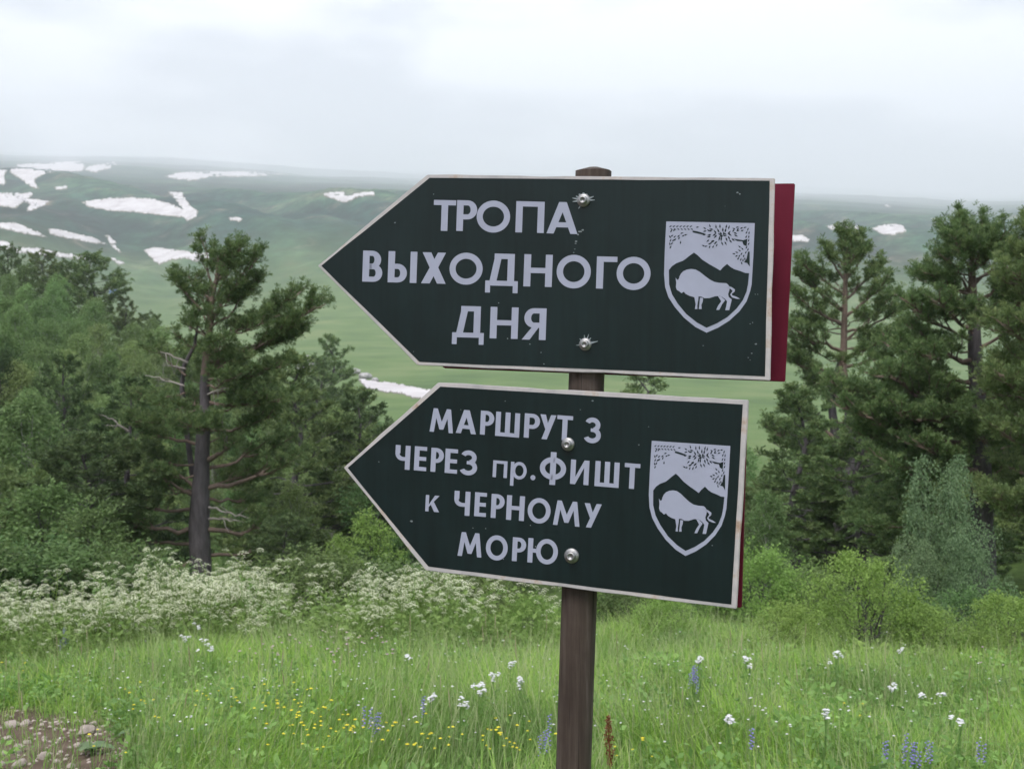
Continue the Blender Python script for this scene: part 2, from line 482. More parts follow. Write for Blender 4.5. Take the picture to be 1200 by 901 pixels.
# ------------------------------------------------------------------ snow patches lying on the mountain
def snow_patch(poly, label, step=2.0, lift=0.0006, group='old snow patches on the mountain', name='snow_patch', mat=None, cat='snow patch', jag=1.15):
    P = []
    m = len(poly)
    for a in range(m):
        p, q = np.array(poly[a], float), np.array(poly[(a + 1) % m], float)
        L_ = np.linalg.norm(q - p); s = max(1, int(L_ / 2.2))
        for t in range(s):
            c = p + (q - p) * t / s
            P.append(c + (np.array([random.uniform(-1, 1), random.uniform(-.6, .6)]) * jag if t or 1 else 0))
    P = np.array(P)
    x0, y0 = P.min(0); x1, y1 = P.max(0)
    gx, gy = np.meshgrid(np.arange(x0, x1, step * 1.6), np.arange(y0, y1, step))
    pts = np.stack([gx.ravel(), gy.ravel()], -1) + rng.uniform(-.4, .4, (gx.size, 2))
    x, y = pts.T; ins = np.zeros(len(pts), bool)
    for a in range(len(P)):
        xa, ya = P[a]; xb, yb = P[(a + 1) % len(P)]
        c = ((ya > y) != (yb > y)) & (x < (xb - xa) * (y - ya) / (yb - ya + 1e-12) + xa)
        ins ^= c
    pts = pts[ins]
    allp = [Vector(p) for p in np.concatenate([P, pts])]
    res = delaunay_2d_cdt(allp, [], [list(range(len(P)))], 1, 1e-4)
    vs, fs = res[0], res[2]
    orig = res[3]
    V3 = []; ok = []
    for k_, v in enumerate(vs):
        h = hit(v.x, v.y)
        if h is None:
            V3.append((0, 0, 0)); ok.append(False); continue
        edge = any(o_ < len(P) for o_ in orig[k_])
        r = np.hypot(h[0], h[1])
        V3.append((h[0], h[1], h[2] + (lift * r if not edge else lift * r * 0.15))); ok.append(True)
    T3 = []
    for f in fs:
        if all(ok[a] for a in f):
            rs = [np.hypot(V3[a][0], V3[a][1]) for a in f]
            if max(rs) / min(rs) < 1.25:
                T3.append(tuple(f))
    if not T3: return
    V3 = np.array(V3); T3 = np.array([t for t in T3 if len(t) == 3])
    used = np.unique(T3); c = V3[used].mean(0)
    # close the underside so the patch is a body, not a sheet
    n0 = len(V3)
    low = V3.copy(); low[:, 2] -= lift * np.hypot(V3[:, 0], V3[:, 1]) * 1.5 + .3
    allv = np.concatenate([V3, low])
    nrm = np.cross(V3[T3[:, 1]] - V3[T3[:, 0]], V3[T3[:, 2]] - V3[T3[:, 0]])
    flip = nrm[:, 2] < 0
    T3[flip] = T3[flip][:, ::-1]
    E = {}
    for t in T3.tolist():
        for a, b in ((t[0], t[1]), (t[1], t[2]), (t[2], t[0])):
            E[(a, b)] = 1
    side = [(a, b) for (a, b) in E if (b, a) not in E]
    Q3 = [(b, a, a + n0, b + n0) for a, b in side]
    m_ = mesh_np(name, allv - c, np.concatenate([T3, T3[:, ::-1] + n0]), Q3, mat or M['snow'], False)
    rim = np.array([1.0 if any(o_ < len(P) for o_ in orig[k_]) else 0.0 for k_ in range(len(vs))] * 2, np.float32)
    m_.attributes.new('rim', 'FLOAT', 'POINT').data.foreach_set('value', rim)
    o = obj(name, m_, loc=c)
    prop(o, label, cat, group)
    return o


Z1 = lambda pts: [(x / 3, 160 + y / 3) for x, y in pts]
Z2 = lambda pts: [(360 + x / 3.467, 190 + y / 3.467) for x, y in pts]
Z7 = lambda pts: [(860 + x / 3.2176, 220 + y / 3.2176) for x, y in pts]
SN = [
    (Z1([(60, 100), (150, 92), (290, 86), (300, 110), (290, 125), (160, 130), (125, 155), (140, 187), (110, 180), (70, 150), (30, 125)]), 'large snowfield fading into the cloud at the upper left, above all other patches'),
    (Z1([(290, 115), (330, 100), (400, 90), (415, 100), (380, 115), (340, 128), (300, 122)]), 'small snow tongue right beside the topmost left snowfield'),
    (Z1([(-30, 115), (25, 118), (15, 140), (22, 160), (10, 172), (-30, 165)]), 'snow strip cut by the left edge just below the cloud'),
    (Z1([(-40, 195), (60, 200), (110, 196), (118, 205), (105, 220), (150, 225), (175, 230), (130, 258), (97, 265), (95, 250), (105, 238), (85, 232), (60, 255), (-40, 240)]), 'forked snow patch at the left edge under the topmost snowfield'),
    (Z1([(-40, 300), (60, 305), (110, 325), (170, 355), (120, 350), (50, 335), (-40, 318)]), 'tapering snow band at the left edge, second lowest on the slope'),
    (Z1([(165, 325), (200, 325), (260, 340), (330, 355), (380, 380), (330, 378), (250, 362), (175, 345)]), 'slanting snow band starting right of the tapering left edge band'),
    (Z1([(368, 346), (388, 350), (408, 376), (390, 380)]), 'tiny snow fleck at the right tip of the slanting band, upper of two'),
    (Z1([(386, 381), (405, 385), (430, 408), (415, 409)]), 'tiny snow fleck at the right tip of the slanting band, lower of two'),
    (Z1([(-40, 362), (25, 368), (55, 392), (130, 392), (220, 410), (360, 432), (300, 438), (200, 424), (60, 409), (-40, 394)]), 'long thin snow band lowest on the left slope just above the forest'),
    (Z1([(378, 424), (400, 428), (445, 450), (420, 452)]), 'small snow sliver right of the lowest long band'),
    (Z1([(285, 230), (370, 218), (470, 215), (540, 220), (600, 235), (640, 255), (620, 225), (590, 195), (640, 197), (665, 240), (700, 262), (690, 285), (655, 300), (640, 285), (560, 278), (480, 268), (380, 262), (310, 248)]), 'big wing shaped snow patch with an upturned right end, middle of the left mountainside'),
    (Z1([(575, 140), (640, 125), (860, 122), (1030, 132), (900, 142), (740, 144), (680, 157), (620, 152)]), 'flat snow streak half hidden in the cloud above the tall pine'),
    (Z1([(500, 400), (540, 388), (640, 400), (700, 410), (775, 405), (760, 430), (690, 440), (650, 430), (600, 435), (560, 455), (530, 425)]), 'snow patch in the valley gully behind the tip of the tall pine'),
    (Z1([(800, 288), (830, 282), (855, 290), (845, 300), (810, 297)]), 'tiny snow spot right of the big wing shaped patch'),
    (Z1([(190, 180), (235, 175), (238, 186), (200, 190)]), 'tiny snow spot below the topmost left snowfield'),
    (Z2([(50, 130), (100, 123), (150, 120), (165, 138), (195, 125), (275, 120), (275, 137), (200, 144), (160, 167), (120, 158), (90, 147)]), 'narrow notched snow patch high on the slope left of the upper sign'),
    (Z7([(345, 146), (380, 138), (470, 143), (485, 155), (410, 162), (370, 160)]), 'snow sliver behind the tip of the forked pine right of the sign'),
    (Z7([(513, 153), (560, 141), (610, 136), (640, 143), (648, 168), (600, 180), (560, 177)]), 'rounded snow patch on the right hill between the two tall pines'),
    (Z7([(200, 178), (260, 178), (287, 195), (280, 206), (200, 202)]), 'snow patch peeking out at the right edge of the maroon board'),
    (Z7([(743, 116), (770, 120), (797, 138), (760, 137)]), 'short slanting snow streak left of the big right hand pine top'),
    (Z7([(560, 65), (580, 62), (600, 75), (575, 76)]), 'faint snow fleck near the cloud on the right hill'),
]
for k_, (poly, lab) in enumerate(SN):
    snow_patch(poly, lab)
Z3 = lambda pts: [(250 + x / 3.003, 400 + y / 3.003) for x, y in pts]
snow_patch(Z3([(505, 132), (560, 138), (640, 148), (720, 163), (775, 172), (800, 190), (740, 205), (700, 200), (660, 185), (600, 180), (540, 165)]),
           'grey white snow remnant in the green valley left of the lower sign', lift=0.0010, group=None)
snow_patch(Z7([(655, 600), (720, 596), (735, 610), (690, 610)]), 'small white snow remnant in the valley between the right pines', lift=0.0010, group=None)


# ------------------------------------------------------------------ rocks
def stone_mesh(name, mat, seed, sub=2):
    bm = bmesh.new(); bmesh.ops.create_icosphere(bm, subdivisions=sub, radius=1)
    r0 = np.random.default_rng(seed)
    dirs = unit(r0.normal(size=(9, 3))); off = r0.uniform(.62, .95, 9)
    for v in bm.verts:
        p = np.array(v.co)
        for d_, o_ in zip(dirs, off):
            e = p @ d_ - o_
            if e > 0: p = p - d_ * e * 0.9
        p *= 1 + 0.06 * r0.normal()
        v.co = p
    me_ = bpy.data.meshes.new(name); bm.to_mesh(me_); bm.free(); me_.materials.append(mat)
    return me_


rocks = [stone_mesh('rock', M['rock'], s, 3) for s in (1, 2, 3)]
for k_, (px, py, wpx, hpx, lab) in enumerate([
        (362, 436, 13, 24, 'pale grey rock outcrop behind the right arm of the tall pine'),
        (352, 436, 9, 14, 'lower grey rock beside the outcrop behind the tall pine'),
        (428, 444, 16, 9, 'grey rock at the left end of the valley snow remnant'),
        (440, 447, 9, 6, 'small rock resting against the valley snow remnant'),
        (416, 438, 12, 8, 'leftmost small rock above the valley snow remnant')]):
    p = hit(px, py)
    f_ = p[1] / F / 2
    o = obj('rock', rocks[k_ % 3], loc=(p[0], p[1], p[2] + hpx * f_ * .6))
    o.scale = (wpx * f_ * 1.1, wpx * f_, hpx * f_ * 1.1); o.rotation_euler = (0, 0, k_ * 1.7)
    prop(o, lab, 'rock')
stones = [stone_mesh('stone', M['stone'], s, 2) for s in (11, 12, 13, 14)]
ST = [(14, 852, 17, 'pale stone with a knobbly top, farthest left on the bare path'), (30, 850, 13, 'pinkish stone beside the knobbly one at the left edge'),
      (100, 860, 21, 'flat pale slab between brown soil and grass, farthest right on the path'), (114, 857, 9, 'small chip at the right end of the flat slab'),
      (52, 866, 8, 'small rounded stone in the middle of the bare path'), (8, 868, 13, 'long low stone cut by the left edge of the path'),
      (32, 871, 9, 'grey cobble just below the middle of the path'), (20, 882, 12, 'tan stone half sunk in soil near the left edge'),
      (50, 889, 16, 'pale rounded stone near the bottom edge of the path'), (66, 893, 7, 'small stone right of the pale rounded one at the bottom'),
      (4, 884, 9, 'broken stone at the very left edge near the bottom'), (22, 898, 17, 'wide pale stone touching the bottom left corner'),
      (84, 899, 10, 'low stone at the bottom edge under the flat slab'), (3, 896, 9, 'cobble in the bottom left corner'), (40, 862, 6, 'small chip between the pinkish and rounded stones')]
for k_, (px, py, s, lab) in enumerate(ST):
    h = hit(px, py)
    sz = s / F * h[1] * .55
    o = obj('stone', stones[k_ % 4], loc=(h[0], h[1], h[2] + sz * .28))
    o.scale = (sz * 1.15, sz * .9, sz * .68); o.rotation_euler = (0.1 * k_, 0, k_ * 2.1)
    prop(o, lab, 'stone', 'stones on the bare path')
# loose gravel, uncountable
mb = MB()
gv = np.array([v.co[:] for v in stones[0].vertices]); 
ico = bmesh.new(); bmesh.ops.create_icosphere(ico, subdivisions=1, radius=1)
iv = np.array([v.co[:] for v in ico.verts]); it = np.array([[v.index for v in f.verts] for f in ico.faces]); ico.free()
cnt = 0
while cnt < 1000:
    y = random.uniform(5.4, 9.0); x = (random.uniform(-260, 160) - 600) / F * y
    if random.random() < soil_mask(np.array([x]), np.array([y]))[0] and fbm(x * 2.2, y * 2.2, 301) > random.uniform(-.5, .3):
        s = random.uniform(.005, .018) * (1.8 if random.random() < .1 else 1)
        mb.add(iv * rng.uniform(.6, 1.2, iv.shape) * s * np.array([1.2, 1, .7]) + [x, y, hz(x, y) + s * .2], it)
        cnt += 1
o = obj('gravel', mb.mesh('gravel', M['stone'])); prop(o, 'loose pale gravel scattered over the bare path', 'gravel', kind='stuff')


# ------------------------------------------------------------------ tree generators
def curve(p0, p1, sag=0.0, wob=0.05, n=7, r=rng):
    p0 = np.asarray(p0, float); p1 = np.asarray(p1, float)
    t = np.linspace(0, 1, n)[:, None]
    Lg = np.linalg.norm(p1 - p0)
    P = p0 + (p1 - p0) * t
    P[:, 2] += -sag * Lg * (4 * t[:, 0] * (1 - t[:, 0]))
    w_ = r.normal(0, wob * Lg * .35, (n, 3)); w_[0] = 0
    w_ *= np.sin(t * math.pi * .9) + .1
    return P + w_


def samp(P, t):
    n = len(P) - 1
    x = np.clip(t * n, 0, n - 1e-6); i_ = int(x); f_ = x - i_
    return P[i_] * (1 - f_) + P[i_ + 1] * f_


def pine_sprays(P, f0, L2, r, wood, tufts, r0, dens=1.0):
    """secondary branches and needle tufts along one limb"""
    Lg = np.linalg.norm(P[-1] - P[0])
    n2 = max(4, int(Lg * (1 - f0) / 0.13 * dens))
    up = np.array([0, 0, 1.0])
    for k2 in range(n2):
        s = f0 + (1 - f0) * (k2 + r.random()) / n2
        p = samp(P, s); tg = unit(samp(P, min(1, s + .08)) - samp(P, max(0, s - .08)))
        side = unit(np.cross(tg, up)) * (1 if k2 % 2 else -1)
        d_ = unit(tg * r.uniform(.5, 1.1) + side * r.uniform(.4, 1.1) + up * r.uniform(-.05, .5))
        l2 = L2 * (1 - .55 * (s - f0) / (1 - f0 + 1e-6)) * r.uniform(.55, 1.15)
        q = curve(p, p + d_ * l2 + up * .12 * l2, .06, .1, 4, r)
        wood.tube(q, np.linspace(r0 * .4, r0 * .12, 4), 3)
        n3 = max(4, int(l2 / .055 * dens))
        for k3 in range(n3):
            t = .2 + .8 * (k3 + r.random()) / n3
            pp = samp(q, t)
            dd = unit(d_ + r.normal(0, .55, 3) + up * .35)
            l3 = r.uniform(.08, .26)
            tufts.append((*(pp + dd * l3), *unit(dd + up * .5)))
            if r.random() < .6: tufts.append((*(pp + dd * l3 * .45), *unit(dd + up * .3)))
        tufts.append((*q[-1], *unit(d_ + up * .8)))
    for s in (0.9, 1.0):
        tufts.append((*samp(P, s), *unit(up + (P[-1] - P[-2]))))


def tuft_mesh(name, tufts, mat, nl=.12, nw=.020, per=9, seed=1):
    r = np.random.default_rng(seed)
    t = np.array(tufts); P = t[:, :3]; D = t[:, 3:]
    n = len(P)
    a = unit(np.cross(D, r.normal(size=(n, 3)))); b = np.cross(D, a)
    ph = (np.arange(per)[None] / per * 2 * math.pi + r.uniform(0, 6, (n, 1)) + r.normal(0, .3, (n, per)))
    sp = r.uniform(.25, 1.15, (n, per))
    dirs = np.cos(sp)[..., None] * D[:, None] + np.sin(sp)[..., None] * (np.cos(ph)[..., None] * a[:, None] + np.sin(ph)[..., None] * b[:, None])
    ln = nl * r.uniform(.7, 1.2, (n, per, 1))
    side = unit(np.cross(dirs, r.normal(size=(n, per, 3)))) * nw * .5
    base = P[:, None] + dirs * .01
    # each tuft shares its base points so that colour varies per tuft, not per needle
    V0 = base - side; V1 = base + side; V2 = base + dirs * ln
    # one island per tuft: all needles share the centre vertex
    C = P[:, None]
    Vv = np.concatenate([C, V2 - side * 1.0, V2 + side * 1.0], 1)      # centre + tip pairs
    st = 1 + 2 * per
    idx = np.arange(n)[:, None] * st; kk = np.arange(per)[None]
    T_ = np.stack([np.broadcast_to(idx, (n, per)), idx + 1 + kk, idx + 1 + per + kk], -1).reshape(-1, 3)
    return mesh_np(name, Vv.reshape(-1, 3), T_, None, mat)


def gen_pine(seed, H, tr, base_f, nl, spread, prof, mat, forks=1, per=8, nl_=.13, nw=.03, dens=1.0, name='pine'):
    r = np.random.default_rng(seed)
    wood = MB(); tufts = []
    tp = np.array([[r.normal(0, .012 * H) * t * 2, r.normal(0, .012 * H) * t * 2, H * t] for t in np.linspace(0, 1, 9)])
    tp[0, :2] = 0
    wood.tube(tp, tr * (1 - .88 * np.linspace(0, 1, 9)), 8)
    for k_ in range(nl):
        u = base_f + (1 - base_f) * ((k_ + r.random() * .8) / nl) ** .9
        u = min(u, .985)
        az = k_ * 2.4 + r.normal(0, .4)
        Lg = spread * np.interp((u - base_f) / (1 - base_f), np.linspace(0, 1, len(prof)), prof) * r.uniform(.65, 1.15)
        el = np.interp(u, [0, .5, 1], [-.02, .22, .95]) + r.normal(0, .12)
        d_ = np.array([math.cos(az) * math.cos(el), math.sin(az) * math.cos(el), math.sin(el)])
        p0 = samp(tp, u)
        P = curve(p0, p0 + d_ * Lg, .07, .1, 7, r)
        r1 = max(.012, tr * .32 * (1 - u * .75))
        wood.tube(P, np.linspace(r1, r1 * .25, 7), 4)
        pine_sprays(P, .3, Lg * .38 + .12, r, wood, tufts, r1, dens)
    return (wood.mesh(name + '_wood', M['bark']), tuft_mesh(name + '_needles', tufts, mat, nl_, nw, per, seed), H)


def leaf_quads(P, D, ls, r, asp=.6, droop=0.0):
    n = len(P)
    d_ = unit(D + r.normal(0, .6, (n, 3)) + np.array([0, 0, -droop]))
    s = unit(np.cross(d_, r.normal(0, 1, (n, 3)) + np.array([0, 0, 1.2])))
    l_ = ls * r.uniform(.65, 1.25, (n, 1))
    A = P; B = P + d_ * l_ * .5 + s * l_ * asp * .5; C = P + d_ * l_; E = P + d_ * l_ * .5 - s * l_ * asp * .5
    return np.stack([A, B, C, E], 1).reshape(-1, 3), np.arange(n * 4).reshape(-1, 4)


def gen_broad(seed, H, Rr, base_f, lumps, twigs, leaves, ls, mat, bark, stems=1, droop=.35, tr=.12, shape='oval', name='tree', lump_r=.34):
    r = np.random.default_rng(seed)
    wood = MB()
    C = []
    for k_ in range(lumps):
        u = (k_ + .5) / lumps
        z = base_f + (1 - base_f) * u
        if shape == 'oval': w_ = math.sin(math.pi * min(.97, .12 + .86 * u)) ** .7
        elif shape == 'loose': w_ = (.55 + .45 * math.sin(math.pi * min(1, .15 + .8 * u))) * r.uniform(.55, 1.25)
        elif shape == 'cone': w_ = (1 - u) ** .7 * .9 + .12
        else: w_ = math.sqrt(max(.05, 1 - u * u))
        az = k_ * 2.399 + r.normal(0, .5); rad = w_ * Rr * r.uniform(.35, .95)
        C.append([math.cos(az) * rad, math.sin(az) * rad, z * H * (0.97)])
    C = np.array(C)
    tops = []
    for s in range(stems):
        a = r.uniform(0, 6.3); off = (stems > 1) * Rr * .25
        b0 = np.array([math.cos(a) * off * .4, math.sin(a) * off * .4, 0]); b1 = np.array([math.cos(a) * off * 1.6, math.sin(a) * off * 1.6, H * (.93 if stems == 1 else r.uniform(.5, .85))])
        tp = curve(b0, b1, 0, .06, 8, r); tops.append(tp)
        wood.tube(tp, tr * (1 - .88 * np.linspace(0, 1, 8)), 6)
    for c in C:
        tp = tops[r.integers(len(tops))]
        zz = np.clip((c[2] / H) * .75 - .05, .05, .9)
        wood.tube(curve(samp(tp, zz), c, .03, .12, 5, r), np.linspace(tr * .3, tr * .06, 5), 3)
    n = lumps * twigs
    c = np.repeat(C, twigs, 0)
    lr = Rr * lump_r * r.uniform(.55, 1.4, lumps).repeat(twigs)[:, None]
    d_ = unit(r.normal(size=(n, 3)) * [1, 1, .8] + [0, 0, .25])
    st = c + d_ * lr * r.uniform(.1, .5, (n, 1))
    t = (np.arange(leaves)[None, :, None] + r.random((n, leaves, 1))) / leaves
    P = st[:, None] + d_[:, None] * lr[:, None] * .75 * t
    P[..., 2] -= (droop * lr[:, None, 0] * t[..., 0] ** 2)
    P += r.normal(0, .05 * Rr * lump_r + ls * .25, P.shape)
    D = np.broadcast_to(d_[:, None], P.shape)
    V_, Q_ = leaf_quads(P.reshape(-1, 3), D.reshape(-1, 3), ls, r, .62, droop * 1.2)
    return wood.mesh(name + '_wood', bark), mesh_np(name + '_leaves', V_, None, Q_, mat), H


PROF = [1.0, 1.0, .85, .7, .5, .22]
PROF2 = [.5, .9, 1.0, .95, .7, .3]
PROT = {
    'pine': [gen_pine(s, 9.5, .2, bf, 40, 2.6, pf, M['pine_needles'], per=6, nl_=.19, nw=.06, dens=.72) for s, bf, pf in ((101, .12, PROF), (102, .25, PROF2), (103, .15, PROF))],
    'pine_muted': [gen_pine(s, 9.5, .2, bf, 40, 2.7, pf, M['pine_blue'], per=6, nl_=.19, nw=.06, dens=.72) for s, bf, pf in ((111, .08, PROF), (112, .35, PROF2))],
    'birch': [gen_broad(s, 9, 2.4, .03, 40, 28, 12, .16, M['birch_leaves'], M['birch_bark'], droop=.6, tr=.08, name='birch') for s in (201, 202, 203)],
    'broad': [gen_broad(s, 8, 2.5, .04, 40, 26, 11, .17, M['mid_leaves'], M['bark'], droop=.2, tr=.13, name='broadleaf') for s in (211, 212)],
    'young': [gen_broad(s, 5, 1.3, .06, 26, 22, 12, .10, M['bright_leaves'], M['bark'], droop=.3, tr=.06, name='young_tree') for s in (221, 222)],
    'silver': [gen_broad(s, 6, 2.0, .02, 34, 40, 13, .10, M['silver_leaves'], M['bark'], stems=3, droop=1.0, tr=.05, shape='loose', name='silver_tree', lump_r=.40) for s in (231, 232)],
    'shrub': [gen_broad(s, 2.0, 1.5, .08, 40, 30, 11, .058, M['bright_leaves'], M['bark'], stems=5, droop=.1, tr=.035, shape='dome', name='shrub', lump_r=.27) for s in (241, 242, 243)],
    'dark_shrub': [gen_broad(s, 2.0, 1.4, .05, 34, 26, 11, .065, M['mid_leaves'], M['bark'], stems=4, droop=.1, tr=.035, shape='dome', name='dark_shrub', lump_r=.3) for s in (251, 252)],
}
NAMES = {'pine': ('pine_tree', 'tree'), 'pine_muted': ('pine_tree', 'tree'), 'birch': ('birch_tree', 'tree'), 'broad': ('broadleaf_tree', 'tree'),
         'young': ('young_tree', 'tree'), 'silver': ('willow_tree', 'tree'), 'shrub': ('shrub', 'bush'), 'dark_shrub': ('shrub', 'bush')}
tcount = 0


def place(kind, px, top, d, label, group=None, wide=1.0, v=None, hmin=None, hmax=None, x=None):
    """a tree standing on the ground at distance d, as tall as the photograph shows it"""
    global tcount
    tcount += 1
    x = (px - 600) / F * d if x is None else x
    zg = hz(x, d)
    Hh = zpx(top, d) - zg
    if hmin: Hh = max(Hh, hmin)
    if hmax: Hh = min(Hh, hmax)
    pr = PROT[kind][(tcount if v is None else v) % len(PROT[kind])]
    s = Hh / pr[2]
    nm, cat = NAMES[kind]
    e = obj(nm, None, loc=(x, d, zg - .05))
    sw = s * wide
    e.scale = (sw, sw, s); e.rotation_euler = (0, 0, (tcount * 2.39) % 6.28)
    obj('trunk' if cat == 'tree' else 'stems', pr[0], e); obj('crown' if cat == 'tree' else 'foliage', pr[1], e)
    prop(e, label, cat, group)
    return e


# ---- forest fill on the left slope and in the hollow
def sky_left(px):
    return np.interp(px, [-150, 0, 40, 75, 130, 200, 260, 330, 380, 430, 480, 560, 640, 700], [285, 305, 308, 325, 352, 378, 400, 425, 455, 480, 500, 530, 560, 590])


def sky_right(px):
    return np.interp(px, [640, 700, 780, 860, 930, 1000, 1100, 1200, 1350], [600, 570, 540, 520, 500, 480, 450, 420, 380])


def zone_label(kind, px, top, side):
    k_ = {'pine': 'dark green pine', 'pine_muted': 'soft grey green pine', 'birch': 'pale rounded birch', 'broad': 'mid green broadleaf tree'}[kind]
    if side == 'L':
        h_ = 'beyond the left edge' if px < 0 else 'at the left edge' if px < 70 else 'well left of the tall front pine' if px < 140 else 'just left of the tall front pine' if px < 215 else 'directly behind the tall front pine' if px < 270 else 'just right of the tall front pine' if px < 340 else 'between tall pine and lower arrow tip' if px < 410 else 'around the lower arrow tip' if px < 480 else 'hidden behind the lower sign'
    else:
        h_ = 'behind the post' if px < 720 else 'behind the right half of the signs' if px < 870 else 'right beside the lower sign' if px < 940 else 'below the forked pine' if px < 1030 else 'between the forked and the biggest pine' if px < 1100 else 'behind the biggest pine' if px < 1180 else 'at the right edge'
    v_ = 'top of the forest' if top < 370 else 'upper forest' if top < 440 else 'middle of the forest' if top < 520 else 'lower forest' if top < 590 else 'foot of the forest'
    return '%s %s, %s' % (k_, h_, v_)


rows = [(120, 4, 42), (104, 16, 46), (90, 34, 46), (78, 58, 50), (66, 84, 52), (56, 112, 58), (47, 142, 62), (40, 176, 66), (35, 212, 76)]
LBL = {'pine': 'dark green pine crowded among the birches of the left slope', 'pine_muted': 'soft grey green pine among the trees of the left slope',
       'birch': 'rounded pale green birch in the dense forest on the left slope', 'broad': 'rounded mid green broadleaf tree in the dense left forest'}
for k_, (d, dy, step) in enumerate(rows):
    px = -130 + (k_ % 2) * step * .5
    while px < 590:
        p_ = px + random.uniform(-10, 10)
        dd = d * random.uniform(.95, 1.05)
        top = sky_left(p_) + dy + random.uniform(-9, 12)
        u = random.random()
        if k_ < 4: kind = 'birch' if u < .76 else ('broad' if u < .95 else 'pine')
        elif k_ < 6: kind = 'birch' if u < .55 else ('pine_muted' if u < .75 else 'broad')
        else: kind = 'pine_muted' if u < .40 else ('birch' if u < .78 else 'broad')
        if top < 652 and not (abs(p_ - 240) < 34 and k_ > 6):
            place(kind, p_, top, dd, zone_label(kind, p_, top, 'L'), {'pine': 'pines in the left forest', 'pine_muted': 'soft grey green pines in the left forest', 'birch': 'birches in the left forest', 'broad': 'broadleaf trees in the left forest'}[kind], wide=random.uniform(.85, 1.15), hmin=3.5, hmax=13)
        px += step * .8 * random.uniform(.85, 1.15)
rows = [(62, 0, 60), (52, 30, 62), (44, 64, 66), (37, 100, 72), (31, 136, 80)]
LBR = {'pine': 'dark pine behind and between the signs and the right hand pines', 'birch': 'pale birch among the dark pines of the right hand wood', 'broad': 'broadleaf tree deep in the right hand wood'}
for k_, (d, dy, step) in enumerate(rows):
    px = 640 + (k_ % 2) * step * .5
    while px < 1340:
        p_ = px + random.uniform(-12, 12); dd = d * random.uniform(.95, 1.05)
        top = sky_right(p_) + dy + random.uniform(-10, 14)
        u = random.random(); kind = 'pine' if u < .72 else ('birch' if u < .85 else 'broad')
        if top < 668:
            place(kind, p_, top, dd, zone_label(kind, p_, top, 'R'), {'pine': 'pines in the right wood', 'birch': 'birches in the right wood', 'broad': 'broadleaf trees in the right wood'}[kind], wide=random.uniform(.9, 1.2), hmin=3)
        px += step * random.uniform(.85, 1.15)

# ---- named trees of the left side
place('pine', 12, 292, 128, 'dark pine rising over the forest edge at the far left', wide=.9, v=1)
place('pine', 52, 299, 127, 'broad topped dark pine left of the pair on the skyline', wide=1.1, v=1)
place('pine', 82, 312, 124, 'dark pine of the skyline pair, left and lower one', wide=1.2, v=1)
place('pine', 108, 303, 122, 'dark flat topped pine of the skyline pair, right and taller one', wide=1.25, v=1)
place('pine', 146, 343, 122, 'small round dark pine on the skyline right of the pair', wide=1.1, v=2, hmax=9)
place('pine', 176, 350, 128, 'smallest dark pine on the skyline, next to the tall front pine', wide=1.0, v=1, hmax=8)
place('pine', 387, 401, 118, 'small dark spruce like pine at the edge of the green valley', wide=1.1, v=0)
place('pine', 372, 424, 112, 'low dark pine left of the spruce like one at the valley edge', wide=1.3, v=2)
place('birch', 28, 460, 34, 'large soft green birch filling the left edge halfway up', wide=1.2, v=0)
place('pine_muted', 72, 425, 40, 'layered olive green pine left of the tall front pine', wide=1.0, v=0)
place('pine_muted', 150, 455, 30, 'bushy young pine with upright candles just left of the tall pine', wide=1.3, v=0)
place('pine_muted', 100, 520, 27, 'low bushy pine in the shade behind the white umbels, left', wide=1.5, v=1)
place('pine', 345, 425, 38, 'wide spreading pine right behind the tall front pine', wide=1.25, v=0)
place('pine_muted', 425, 470, 40, 'olive green pine crown just left of the lower arrow tip', wide=1.3, v=0)
place('birch', 345, 565, 31, 'small pale weeping birch right of the tall pine trunk', wide=1.0, v=1)
place('young', 432, 598, 26, 'bright green young tree under the lower arrow tip', wide=1.3, v=0)
place('young', 398, 625, 24.5, 'low bright green sapling left of the bright young tree', wide=1.2, v=1)
place('pine_muted', 330, 610, 25, 'small shady pine between the tall trunk and the bright young tree', wide=1.4, v=1)
place('broad', 480, 600, 30, 'dull green tree under the left end of the lower sign', wide=1.1, v=0)
for k_, (kd, px, top, d) in enumerate([('birch', 392, 478, 44), ('pine', 415, 462, 62), ('birch', 455, 500, 42), ('pine_muted', 485, 520, 34), ('broad', 440, 540, 31), ('birch', 520, 560, 36), ('pine', 560, 540, 44), ('broad', 610, 570, 34), ('pine', 655, 560, 38), ('birch', 700, 575, 40), ('pine', 735, 550, 46), ('pine', 585, 515, 66), ('birch', 640, 520, 70), ('pine', 690, 510, 64)]):
    place(kd, px, top, d, {'birch': 'pale rounded birch', 'pine': 'dark green pine', 'pine_muted': 'soft grey green pine', 'broad': 'mid green broadleaf tree'}[kd] + ' ' + ['right of the wide spreading pine', 'on the valley edge above the arrow tip', 'touching the lower arrow tip', 'behind the lower left edge of the lower sign', 'above the bright young tree', 'hidden by the left part of the lower sign', 'hidden behind the middle of the lower sign', 'hidden left of the post', 'hidden directly behind the post', 'hidden right of the post', 'hidden under the lower emblem', 'in the back row behind the lower sign', 'in the back row behind the post', 'in the back row right of the post'][k_], wide=1.1, hmin=3)
